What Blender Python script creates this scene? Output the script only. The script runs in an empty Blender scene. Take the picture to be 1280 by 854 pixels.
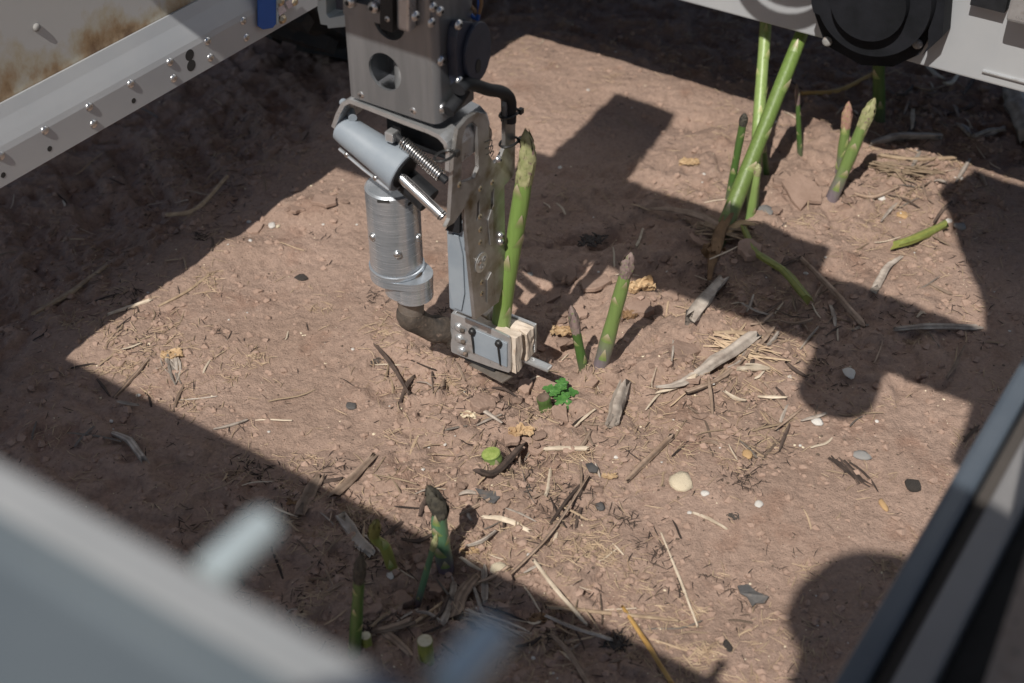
import bpy, bmesh, math, random
import numpy as np
from mathutils import Vector, Matrix, geometry
random.seed(7)
rng = np.random.default_rng(11)
SC = bpy.context.scene
COL = SC.collection

# ------------------------------------------------------------------ camera, sky, sun, exposure
CAM_H, CAM_PITCH, FPX = 0.95, math.radians(38.7), 1750.0
cam_data = bpy.data.cameras.new('camera')
cam = bpy.data.objects.new('camera', cam_data); COL.objects.link(cam)
cam.location = (0, 0, CAM_H)
cam.rotation_euler = (math.radians(90) - CAM_PITCH, 0, 0)
cam_data.sensor_width = 36.0
cam_data.lens = 36.0 * FPX / 1280.0
cam_data.clip_start, cam_data.clip_end = 0.02, 400.0
cam_data.dof.use_dof = True
cam_data.dof.focus_distance = 1.42
cam_data.dof.aperture_fstop = 5.8
SC.camera = cam

SUN = Vector((-450 * 1.07, -1038 * 1.07, 1502.0)).normalized()      # towards the sun
world = bpy.data.worlds.new('World'); SC.world = world; world.use_nodes = True
wn = world.node_tree.nodes; wl = world.node_tree.links
sky = wn.new('ShaderNodeTexSky'); sky.sky_type = 'NISHITA'; sky.sun_disc = False
sky.sun_elevation = math.asin(SUN.z)
sky.sun_rotation = math.atan2(SUN.x, SUN.y)
bg = wn['Background']; bg.inputs['Strength'].default_value = 0.066
wl.new(sky.outputs[0], bg.inputs['Color'])
sun_data = bpy.data.lights.new('sun', 'SUN'); sun_data.energy = 4.8; sun_data.angle = math.radians(0.53)
sun_data.color = (1.0, 0.95, 0.88)
sun = bpy.data.objects.new('sun', sun_data); COL.objects.link(sun)
sun.rotation_euler = SUN.to_track_quat('Z', 'Y').to_euler()
SC.view_settings.view_transform = 'Standard'; SC.view_settings.look = 'None'
SC.view_settings.exposure = 0.0; SC.view_settings.gamma = 1.0
SC.view_settings.use_curve_mapping = False
SC.cycles.max_bounces = 6
SC.cycles.use_denoising = True

# ------------------------------------------------------------------ the machine's axes and sight lines
YAW = math.radians(33.2)
A = Vector((math.sin(YAW), math.cos(YAW), 0))       # along the row
U = Vector((math.cos(YAW), -math.sin(YAW), 0))      # across the row
Z = Vector((0, 0, 1))
C0 = Vector((0, 0, CAM_H))
FW = Vector((0, math.cos(CAM_PITCH), -math.sin(CAM_PITCH))); UP = Vector((0, math.sin(CAM_PITCH), math.cos(CAM_PITCH))); RT = Vector((1, 0, 0))
def W(u, v, z): return U * u + A * v + Z * z
def ray(x, y): return RT * (x - 640) + UP * (427 - y) + FW * FPX
def plane_at(x, y, p, n):
    d = ray(x, y); return C0 + d * ((p - C0).dot(n) / d.dot(n))
def on_v(x, y, v):                                   # (u, z) where the sight line meets a plane across the row
    p = plane_at(x, y, A * v, A); return p.dot(U), p.z
def on_u(x, y, u):                                   # (v, z) where the sight line meets a plane along the row
    p = plane_at(x, y, U * u, U); return p.dot(A), p.z
def flat_at(x, y, z=0.0): return plane_at(x, y, Z * z, Z)

# ------------------------------------------------------------------ terrain height
_perm = rng.permutation(512)
_grad = rng.normal(size=(512, 2)); _grad /= np.linalg.norm(_grad, axis=1)[:, None]
def perlin(x, y):
    xi = np.floor(x).astype(int); yi = np.floor(y).astype(int); xf = x - xi; yf = y - yi
    def g(ix, iy, dx, dy):
        h = _perm[(_perm[ix & 511] + iy) & 511]; return _grad[h, 0] * dx + _grad[h, 1] * dy
    s = xf * xf * xf * (xf * (xf * 6 - 15) + 10); t = yf * yf * yf * (yf * (yf * 6 - 15) + 10)
    a = g(xi, yi, xf, yf); b = g(xi + 1, yi, xf - 1, yf); c = g(xi, yi + 1, xf, yf - 1); d = g(xi + 1, yi + 1, xf - 1, yf - 1)
    return (a + s * (b - a)) * (1 - t) + (c + s * (d - c)) * t
def sstep(a, b, x):
    t = np.clip((x - a) / (b - a), 0, 1); return t * t * (3 - 2 * t)
# pits, holes and heaved crust: pixel of the place on the bed, radii (along the image x, y) in metres, height
BUMPS = [
 (735, 300, .034, .014, -.034), (757, 484, .012, .008, -.016), (1036, 234, .030, .007, -.020), (1000, 240, .05, .03, .010),
 (700, 430, .035, .03, -.016), (760, 470, .045, .02, .008), (655, 560, .022, .02, -.014), (675, 500, .035, .03, -.012),
 (640, 475, .05, .03, -.010), (600, 510, .05, .04, .008), (880, 300, .05, .012, .016), (960, 330, .06, .012, .014), (845, 345, .05, .03, -.012),
 (870, 480, .03, .02, .008), (845, 455, .02, .02, .006), (690, 340, .05, .03, .008), (790, 370, .04, .03, .012), (810, 395, .03, .02, -.008),
 (560, 715, .03, .025, -.008), (520, 745, .035, .02, -.014), (470, 760, .05, .04, .010), (440, 720, .05, .04, .006), (640, 790, .06, .03, -.010),
 (360, 560, .04, .02, -.004), (640, 600, .03, .02, .006), (1010, 180, .06, .03, .006), (1130, 235, .08, .05, .008), (1150, 320, .05, .02, .004),
 (860, 150, .05, .02, -.012), (800, 110, .06, .03, .006), (390, 262, .06, .03, .016), (300, 310, .07, .02, .008), (130, 420, .07, .03, .006),
 (560, 455, .05, .03, .006), (900, 360, .05, .03, -.008), (1070, 400, .06, .03, -.008), (1180, 90, .04, .012, -.03), (420, 470, .08, .06, -.004),
 (1030, 560, .10, .08, .004), (870, 730, .12, .08, -.004), (700, 700, .1, .06, .004)]
_bump = []
for (bx, by, rx, ry, hh) in BUMPS:
    p = flat_at(bx, by); _bump.append((p.x, p.y, rx, ry, hh))
ROUGH = [flat_at(*q) for q in [(740, 440), (660, 520), (600, 600), (560, 700), (480, 720), (930, 300), (1040, 230), (900, 450), (1130, 250),
                              (760, 320), (680, 380), (620, 780), (460, 780), (950, 400), (1080, 420), (800, 250), (560, 470), (1180, 120), (980, 200)]]
def height(x, y):
    x = np.asarray(x, float); y = np.asarray(y, float)
    u = x * U.x + y * U.y; v = x * A.x + y * A.y
    rough = np.full(x.shape, .30)
    for p in ROUGH:
        rough = np.maximum(rough, np.exp(-((x - p.x) ** 2 + (y - p.y) ** 2) / .016) * 1.0)
    rough = np.maximum(rough, sstep(-1.06, -1.12, u)); rough = np.maximum(rough, .85 * sstep(1.60, 1.66, v))
    rough = np.maximum(rough, .65 * sstep(.72, .66, v))
    near = np.exp(-np.maximum(np.hypot(x - .1, y - 1.3) - 2.2, 0) / 2.0)
    wob = perlin(x * 5 + 40, y * 5) * .03
    h = perlin(x * 3.1, y * 3.1) * .012 + perlin(x * 9 + 7, y * 9) * .006
    h += rough * (perlin(x * 22 + 3, y * 22) * .0105 + np.abs(perlin(x * 45, y * 45 + 9)) * .0095 + perlin(x * 90 + 5, y * 90) * .0042)
    h += (perlin(x * 120, y * 120 + 3) * .0016 + perlin(x * 75 + 30, y * 75) * .0012)
    cr = perlin(x * 30 + 60, y * 30 + 11)                          # shallow crust plates with stepped edges
    h += .0052 * sstep(.02, .05, cr) * sstep(.25, .6, rough)
    h *= near
    # wheel track beside the bed, with tread bars pressed into it
    t = sstep(-1.05, -1.24, u + wob)
    h -= .034 * t
    bar = np.sin((v + .55 * np.abs(u + 1.34)) * 2 * np.pi / .085)
    h += .008 * sstep(-.1, .5, bar) * sstep(-1.14, -1.19, u) * sstep(-1.60, -1.50, u) * near * (0.5 + 1.2 * np.clip(perlin(x * 6, y * 6) + .3, 0, 1))
    h -= .03 * sstep(.0, .25, u) * near
    for (bx, by, rx, ry, hh) in _bump:
        h += hh * np.exp(-((x - bx) / rx) ** 2 - ((y - by) / ry) ** 2)
    return h
def ground_at(x, y):
    p = flat_at(x, y)
    for _ in range(4):
        z = float(height(np.array([p.x]), np.array([p.y]))[0]); p = flat_at(x, y, z)
    return p
def drop(p):
    return Vector((p.x, p.y, float(height(np.array([p.x]), np.array([p.y]))[0])))

# ------------------------------------------------------------------ materials
def lin(r, g, b):
    f = lambda c: (c / 255 / 12.92) if c / 255 <= .04045 else ((c / 255 + .055) / 1.055) ** 2.4
    return (f(r), f(g), f(b), 1.0)
MATS = {}
def mat(name, c1, c2=None, scale=30, rough=.6, metal=0.0, bump=0.0, bscale=None, stretch=(1, 1, 1), c3=None, pos3=(.62, .72), scale3=None,
        rvar=0.0, obj_var=0.0, spec=.5, sss=0.0, detail=5, stripe=0.0):
    m = bpy.data.materials.new(name); m.use_nodes = True; n = m.node_tree.nodes; l = m.node_tree.links
    b = n['Principled BSDF']; b.inputs['Roughness'].default_value = rough; b.inputs['Metallic'].default_value = metal
    b.inputs['Specular IOR Level'].default_value = spec
    tc = n.new('ShaderNodeTexCoord'); mp = n.new('ShaderNodeMapping'); mp.inputs['Scale'].default_value = stretch
    l.new(tc.outputs['Object'], mp.inputs['Vector'])
    oi = n.new('ShaderNodeObjectInfo')
    ad = n.new('ShaderNodeVectorMath'); ad.operation = 'ADD'; l.new(mp.outputs[0], ad.inputs[0])
    rs = n.new('ShaderNodeVectorMath'); rs.operation = 'SCALE'; rs.inputs[0].default_value = (3.1, 1.7, 2.3); l.new(oi.outputs['Random'], rs.inputs['Scale'])
    l.new(rs.outputs[0], ad.inputs[1])
    no = n.new('ShaderNodeTexNoise'); no.inputs['Scale'].default_value = scale; no.inputs['Detail'].default_value = detail; no.inputs['Roughness'].default_value = .6
    l.new(ad.outputs[0], no.inputs['Vector'])
    ramp = n.new('ShaderNodeValToRGB'); ramp.color_ramp.elements[0].position = .35; ramp.color_ramp.elements[1].position = .65
    ramp.color_ramp.elements[0].color = c1; ramp.color_ramp.elements[1].color = c2 or c1
    l.new(no.outputs['Fac'], ramp.inputs[0])
    colour = ramp.outputs[0]
    if c3:
        n3 = n.new('ShaderNodeTexNoise'); n3.inputs['Scale'].default_value = scale3 or scale * 2.3; n3.inputs['Detail'].default_value = 6
        l.new(ad.outputs[0], n3.inputs['Vector'])
        mr = n.new('ShaderNodeMapRange'); mr.inputs[1].default_value, mr.inputs[2].default_value = pos3
        l.new(n3.outputs['Fac'], mr.inputs[0])
        mx = n.new('ShaderNodeMix'); mx.data_type = 'RGBA'; l.new(mr.outputs[0], mx.inputs['Factor']); l.new(colour, mx.inputs['A']); mx.inputs['B'].default_value = c3
        colour = mx.outputs['Result']
    if stripe:
        at_ = n.new('ShaderNodeAttribute'); at_.attribute_name = 'along'; mr = n.new('ShaderNodeMapRange'); mr.inputs[3].default_value = 1 - stripe; mr.inputs[4].default_value = 1 + stripe
        l.new(at_.outputs['Fac'], mr.inputs[0]); hs = n.new('ShaderNodeHueSaturation'); l.new(mr.outputs[0], hs.inputs['Value']); l.new(colour, hs.inputs['Color']); colour = hs.outputs[0]
    if obj_var:
        hs = n.new('ShaderNodeHueSaturation'); mr = n.new('ShaderNodeMapRange'); mr.inputs[3].default_value = 1 - obj_var; mr.inputs[4].default_value = 1 + obj_var
        l.new(oi.outputs['Random'], mr.inputs[0]); l.new(mr.outputs[0], hs.inputs['Value']); l.new(colour, hs.inputs['Color']); colour = hs.outputs[0]
    l.new(colour, b.inputs['Base Color'])
    if rvar:
        mr = n.new('ShaderNodeMapRange'); mr.inputs[3].default_value = max(.05, rough - rvar); mr.inputs[4].default_value = min(1, rough + rvar)
        l.new(no.outputs['Fac'], mr.inputs[0]); l.new(mr.outputs[0], b.inputs['Roughness'])
    if bump:
        nb = n.new('ShaderNodeTexNoise'); nb.inputs['Scale'].default_value = bscale or scale * 3; nb.inputs['Detail'].default_value = 6
        l.new(ad.outputs[0], nb.inputs['Vector'])
        bp = n.new('ShaderNodeBump'); bp.inputs['Strength'].default_value = bump; bp.inputs['Distance'].default_value = .002
        l.new(nb.outputs['Fac'], bp.inputs['Height']); l.new(bp.outputs[0], b.inputs['Normal'])
    if sss:
        b.inputs['Subsurface Weight'].default_value = sss; b.inputs['Subsurface Radius'].default_value = (.004, .006, .002); b.inputs['Subsurface Scale'].default_value = 1.0
    MATS[name] = m; return m
def g(v, a=1.0): return (v, v, v, a)

def soil_material():
    m = bpy.data.materials.new('soil'); m.use_nodes = True; n = m.node_tree.nodes; l = m.node_tree.links
    b = n['Principled BSDF']; b.inputs['Roughness'].default_value = .95; b.inputs['Specular IOR Level'].default_value = .15
    tc = n.new('ShaderNodeTexCoord')
    def noise(s, d=6, r=.6):
        t = n.new('ShaderNodeTexNoise'); t.inputs['Scale'].default_value = s; t.inputs['Detail'].default_value = d; t.inputs['Roughness'].default_value = r
        l.new(tc.outputs['Object'], t.inputs['Vector']); return t.outputs['Fac']
    def ramp(src, *els):
        r = n.new('ShaderNodeValToRGB'); e = r.color_ramp.elements
        e[0].position, e[0].color = els[0]; e[1].position, e[1].color = els[1]
        for p, c in els[2:]:
            k = e.new(p); k.color = c
        l.new(src, r.inputs[0]); return r.outputs[0]
    def mix(f, a, bb, mode='MIX'):
        x = n.new('ShaderNodeMix'); x.data_type = 'RGBA'; x.blend_type = mode
        if isinstance(f, float): x.inputs['Factor'].default_value = f
        else: l.new(f, x.inputs['Factor'])
        for s, v in (('A', a), ('B', bb)):
            if isinstance(v, tuple): x.inputs[s].default_value = v
            else: l.new(v, x.inputs[s])
        return x.outputs['Result']
    base = ramp(noise(6, 8), (.30, (.298, .208, .160, 1)), (.68, (.385, .272, .216, 1)))
    fine = ramp(noise(190, 4, .7), (.30, g(.78)), (.70, g(1.14)))
    c = mix(1.0, base, fine, 'MULTIPLY')
    wet = ramp(noise(14, 5), (.56, g(0)), (.72, g(1)))
    c = mix(wet, c, mix(1.0, c, (.80, .72, .68, 1), 'MULTIPLY'))
    # dark organic specks and pale grit in the crust
    sp = ramp(noise(330, 2, .5), (.69, g(0)), (.75, g(1))); c = mix(sp, c, (.09, .060, .046, 1))
    sp2 = ramp(noise(420, 2, .5), (.71, g(0)), (.75, g(1))); c = mix(sp2, c, (.42, .35, .29, 1))
    att = n.new('ShaderNodeAttribute'); att.attribute_name = 'dark_soil'
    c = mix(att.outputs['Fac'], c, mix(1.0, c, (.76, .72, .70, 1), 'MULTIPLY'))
    l.new(c, b.inputs['Base Color'])
    h1 = noise(420, 5, .7); h2 = noise(95, 6, .65)
    ma = n.new('ShaderNodeMath'); ma.operation = 'MULTIPLY_ADD'; l.new(h2, ma.inputs[0]); ma.inputs[1].default_value = 2.2; l.new(h1, ma.inputs[2])
    bp = n.new('ShaderNodeBump'); bp.inputs['Strength'].default_value = .75; bp.inputs['Distance'].default_value = .0030
    l.new(ma.outputs[0], bp.inputs['Height']); l.new(bp.outputs[0], b.inputs['Normal'])
    MATS['soil'] = m
soil_material()
mat('clod', (.262, .180, .139, 1), (.325, .228, .180, 1), 60, .95, bump=.6, bscale=260, spec=.15, obj_var=.12)
mat('steel', (.200, .212, .225, 1), (.275, .285, .30, 1), 60, .34, .62, bump=.05, bscale=400, stretch=(1, 1, .12), rvar=.10, c3=(.21, .195, .18, 1), pos3=(.58, .80), scale3=14)
mat('aluminium', (.47, .48, .49, 1), (.55, .56, .57, 1), 90, .30, .68, bump=.06, bscale=500, rvar=.10, c3=(.27, .22, .18, 1), pos3=(.60, .80), scale3=55)
mat('turned_aluminium', (.42, .46, .50, 1), (.62, .66, .71, 1), 260, .25, .72, stretch=(.15, .15, 4), rvar=.08, bump=.03, c3=(.30, .27, .25, 1), pos3=(.60, .85), scale3=30)
mat('zinc_plate', (.25, .24, .225, 1), (.38, .38, .385, 1), 42, .36, .7, bump=.08, bscale=300, rvar=.14, c3=(.135, .100, .058, 1), pos3=(.54, .72), scale3=38)
mat('painted_grey', (.215, .250, .290, 1), (.265, .300, .335, 1), 25, .42, 0, bump=.04, bscale=200, c3=(.25, .21, .18, 1), pos3=(.66, .82), scale3=30)
mat('frame_white', (.40, .42, .445, 1), (.46, .475, .49, 1), 6, .42, .25, bump=.05, bscale=60, c3=(.36, .31, .27, 1), pos3=(.60, .80), scale3=7)
mat('black_plastic', (.010, .011, .013, 1), (.018, .019, .022, 1), 60, .62, bump=.1, bscale=400, spec=.3)
mat('motor_black', (.007, .008, .010, 1), (.013, .014, .018, 1), 30, .7, bump=.1, bscale=300, spec=.2)
mat('blue_black', (.026, .032, .052, 1), (.040, .048, .072, 1), 30, .42, bump=.1, bscale=300)
mat('rubber', (.012, .012, .013, 1), (.030, .025, .022, 1), 18, .8, bump=.3, bscale=120, c3=(.075, .050, .038, 1), pos3=(.55, .75))
mat('dark_inside', g(.02), g(.03), 30, .7)
mat('bolt', g(.55), g(.68), 80, .28, .95, bump=.02)
mat('brass_bolt', (.44, .37, .25, 1), (.52, .45, .33, 1), 80, .35, .9)
mat('spring_steel', g(.58), g(.70), 80, .25, .95)
mat('wood_pad', (.50, .41, .33, 1), (.64, .55, .46, 1), 60, .85, bump=.25, bscale=260, stretch=(1, 1, .3), c3=(.36, .25, .17, 1), pos3=(.62, .78), scale3=120)
mat('muddy_iron', (.036, .030, .026, 1), (.115, .088, .068, 1), 55, .85, .1, bump=.8, bscale=160, c3=(.24, .17, .13, 1), pos3=(.60, .75))
mat('muddy_steel', (.20, .165, .135, 1), (.34, .31, .28, 1), 40, .5, .6, bump=.3, bscale=160)
mat('blue_tape', (.015, .085, .34, 1), (.02, .10, .40, 1), 20, .5)
mat('foil', (.52, .50, .62, 1), (.64, .62, .70, 1), 30, .25, .5, bump=.5, bscale=60)
mat('beam_blue_grey', (.100, .120, .136, 1), (.118, .138, .152, 1), 12, .42, .1, bump=.05)  # even mid blue-grey paint of the near beam
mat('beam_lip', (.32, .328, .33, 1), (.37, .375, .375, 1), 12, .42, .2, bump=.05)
mat('rail_blue', (.060, .080, .105, 1), (.085, .105, .130, 1), 10, .35, .2)
mat('rail_grey', (.20, .195, .195, 1), (.24, .235, .235, 1), 10, .5, .2)
mat('rail_brown', (.055, .048, .045, 1), (.075, .066, .060, 1), 10, .6)
mat('cap_pale', (.36, .42, .44, 1), (.42, .48, .50, 1), 20, .45)
mat('cap_teal', (.66, .74, .72, 1), (.72, .80, .78, 1), 20, .5)
mat('zip_tie', g(.012), g(.02), 60, .45)
mat('straw', (.25, .175, .115, 1), (.39, .295, .20, 1), 90, .8, bump=.2, obj_var=.42, spec=.3)
mat('pale_straw', (.42, .34, .25, 1), (.58, .49, .38, 1), 90, .75, bump=.2, obj_var=.15)
mat('stick', (.17, .115, .080, 1), (.30, .22, .165, 1), 60, .9, bump=.6, bscale=160, stretch=(1, 1, 1), obj_var=.15, stripe=.45)
mat('grey_stick', (.22, .18, .15, 1), (.38, .33, .28, 1), 70, .9, bump=.5, bscale=180, obj_var=.12, stripe=.45)
mat('dark_twig', (.045, .030, .024, 1), (.095, .065, .05, 1), 70, .9, bump=.6, bscale=200, obj_var=.2, stripe=.45)
mat('golden_stalk', (.34, .19, .05, 1), (.46, .28, .09, 1), 70, .6, obj_var=.1)
mat('dry_leaf', (.33, .21, .11, 1), (.50, .36, .21, 1), 60, .8, bump=.5, bscale=140, obj_var=.15)
mat('rust_leaf', (.15, .085, .042, 1), (.27, .165, .085, 1), 60, .8, bump=.5, bscale=140)
mat('white_stone', (.46, .43, .39, 1), (.60, .57, .53, 1), 80, .7, bump=.25, obj_var=.12)
mat('cream_stone', (.56, .47, .33, 1), (.72, .63, .47, 1), 70, .85, bump=.5, bscale=200, c3=(.36, .26, .18, 1), pos3=(.55, .7), scale3=60)
mat('grey_stone', (.19, .19, .185, 1), (.27, .265, .255, 1), 70, .75, bump=.4, obj_var=.2, c3=(.28, .19, .145, 1), pos3=(.55, .7), scale3=90)
mat('dark_stone', (.050, .050, .052, 1), (.105, .098, .092, 1), 70, .7, bump=.4, obj_var=.2, c3=(.17, .12, .09, 1), pos3=(.58, .75), scale3=110)
mat('ochre_stone', (.38, .23, .10, 1), (.50, .33, .17, 1), 70, .7, bump=.3)
mat('char', (.040, .034, .030, 1), (.095, .078, .066, 1), 120, .95, bump=.9, bscale=300)
mat('weed_leaf', (.035, .120, .022, 1), (.085, .22, .045, 1), 220, .5, bump=.4)
mat('cut_face', (.19, .255, .055, 1), (.29, .35, .10, 1), 200, .55, bump=.4)
mat('dry_cut', (.50, .44, .30, 1), (.64, .58, .44, 1), 160, .8, bump=.5)
mat('tip_olive', (.22, .24, .10, 1), (.40, .38, .21, 1), 120, .6, c3=(.20, .13, .12, 1), pos3=(.58, .70), scale3=170, bump=.2)
mat('tip_purple', (.15, .105, .10, 1), (.27, .20, .18, 1), 160, .65, c3=(.16, .19, .08, 1), pos3=(.55, .68), bump=.3)
mat('tip_rose', (.34, .17, .15, 1), (.40, .27, .18, 1), 140, .6, c3=(.30, .28, .11, 1), pos3=(.56, .7))
mat('tip_dark', (.028, .026, .022, 1), (.085, .075, .055, 1), 160, .75, bump=.4)
mat('clothes', (.05, .06, .09, 1), (.07, .08, .11, 1), 30, .9, bump=.2)
mat('skin', (.45, .28, .20, 1), (.50, .32, .24, 1), 30, .6)

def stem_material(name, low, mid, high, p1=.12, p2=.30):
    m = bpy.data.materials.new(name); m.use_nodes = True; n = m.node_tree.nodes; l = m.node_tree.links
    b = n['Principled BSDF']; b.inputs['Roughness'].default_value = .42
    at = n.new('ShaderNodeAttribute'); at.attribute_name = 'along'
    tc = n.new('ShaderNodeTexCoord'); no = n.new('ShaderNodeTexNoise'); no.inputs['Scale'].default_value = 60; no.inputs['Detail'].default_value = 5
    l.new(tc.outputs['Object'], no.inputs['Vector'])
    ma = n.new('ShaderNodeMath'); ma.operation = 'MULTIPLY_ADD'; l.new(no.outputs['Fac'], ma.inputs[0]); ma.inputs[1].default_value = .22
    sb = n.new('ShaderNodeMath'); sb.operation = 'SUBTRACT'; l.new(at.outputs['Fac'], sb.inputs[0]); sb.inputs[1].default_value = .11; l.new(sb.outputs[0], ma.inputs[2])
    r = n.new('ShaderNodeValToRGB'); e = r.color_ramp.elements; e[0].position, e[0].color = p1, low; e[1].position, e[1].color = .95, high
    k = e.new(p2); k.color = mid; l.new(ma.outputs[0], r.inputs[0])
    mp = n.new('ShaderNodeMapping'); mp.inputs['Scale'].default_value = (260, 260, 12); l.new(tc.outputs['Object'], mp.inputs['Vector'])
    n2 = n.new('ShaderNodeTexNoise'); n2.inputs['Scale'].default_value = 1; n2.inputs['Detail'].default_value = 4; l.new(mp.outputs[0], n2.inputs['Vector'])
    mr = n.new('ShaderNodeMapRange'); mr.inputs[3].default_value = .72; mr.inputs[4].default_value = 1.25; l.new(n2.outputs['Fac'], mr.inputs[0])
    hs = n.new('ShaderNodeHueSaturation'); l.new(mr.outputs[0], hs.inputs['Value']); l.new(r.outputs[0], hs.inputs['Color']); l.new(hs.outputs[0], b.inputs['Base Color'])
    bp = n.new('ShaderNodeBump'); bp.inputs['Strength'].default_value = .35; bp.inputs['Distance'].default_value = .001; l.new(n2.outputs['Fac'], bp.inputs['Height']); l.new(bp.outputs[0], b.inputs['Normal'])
    MATS[name] = m
stem_material('stem_green', (.24, .30, .12, 1), (.160, .250, .060, 1), (.165, .255, .066, 1), .0, .24)
stem_material('stem_purple_foot', (.17, .14, .155, 1), (.150, .215, .065, 1), (.160, .235, .070, 1), .14, .42)
stem_material('stem_brown_foot', (.17, .20, .10, 1), (.115, .165, .042, 1), (.145, .235, .052, 1), .02, .22)
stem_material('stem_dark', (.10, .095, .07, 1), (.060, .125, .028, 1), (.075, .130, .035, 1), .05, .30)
stem_material('stem_pale', (.19, .30, .12, 1), (.20, .29, .085, 1), (.24, .32, .11, 1), .0, .3)
stem_material('stem_blue', (.13, .10, .12, 1), (.085, .170, .095, 1), (.10, .19, .10, 1), .16, .36)
stem_material('bract', (.18, .25, .075, 1), (.29, .27, .14, 1), (.47, .40, .29, 1), .15, .5)
stem_material('yellow_bract', (.22, .30, .09, 1), (.36, .38, .16, 1), (.46, .43, .24, 1), .15, .5)
stem_material('stem_yellow', (.21, .19, .055, 1), (.23, .245, .06, 1), (.17, .20, .05, 1), .0, .5)

def panel_material():                                   # off-white sheet with rust creeping up from its lower edge
    m = bpy.data.materials.new('rusted_panel'); m.use_nodes = True; n = m.node_tree.nodes; l = m.node_tree.links
    b = n['Principled BSDF']; b.inputs['Roughness'].default_value = .5
    tc = n.new('ShaderNodeTexCoord'); sx = n.new('ShaderNodeSeparateXYZ'); l.new(tc.outputs['Object'], sx.inputs[0])
    no = n.new('ShaderNodeTexNoise'); no.inputs['Scale'].default_value = 26; no.inputs['Detail'].default_value = 5; no.inputs['Roughness'].default_value = .62
    mp = n.new('ShaderNodeMapping'); mp.inputs['Scale'].default_value = (1, 1, .75); l.new(tc.outputs['Object'], mp.inputs[0]); l.new(mp.outputs[0], no.inputs['Vector'])
    mr = n.new('ShaderNodeMapRange'); mr.inputs[1].default_value = .316; mr.inputs[2].default_value = .366; mr.inputs[3].default_value = .38; mr.inputs[4].default_value = .02; mr.clamp = True
    l.new(sx.outputs['Z'], mr.inputs[0])
    ad = n.new('ShaderNodeMath'); ad.operation = 'ADD'; l.new(mr.outputs[0], ad.inputs[0]); l.new(no.outputs['Fac'], ad.inputs[1])
    r = n.new('ShaderNodeValToRGB'); e = r.color_ramp.elements; e[0].position, e[0].color = .62, (.46, .46, .455, 1); e[1].position, e[1].color = 1.0, (.15, .085, .042, 1)
    k = e.new(.74); k.color = (.42, .385, .31, 1); k = e.new(.88); k.color = (.31, .215, .125, 1)
    l.new(ad.outputs[0], r.inputs[0]); l.new(r.outputs[0], b.inputs['Base Color'])
    MATS['rusted_panel'] = m
panel_material()

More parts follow.
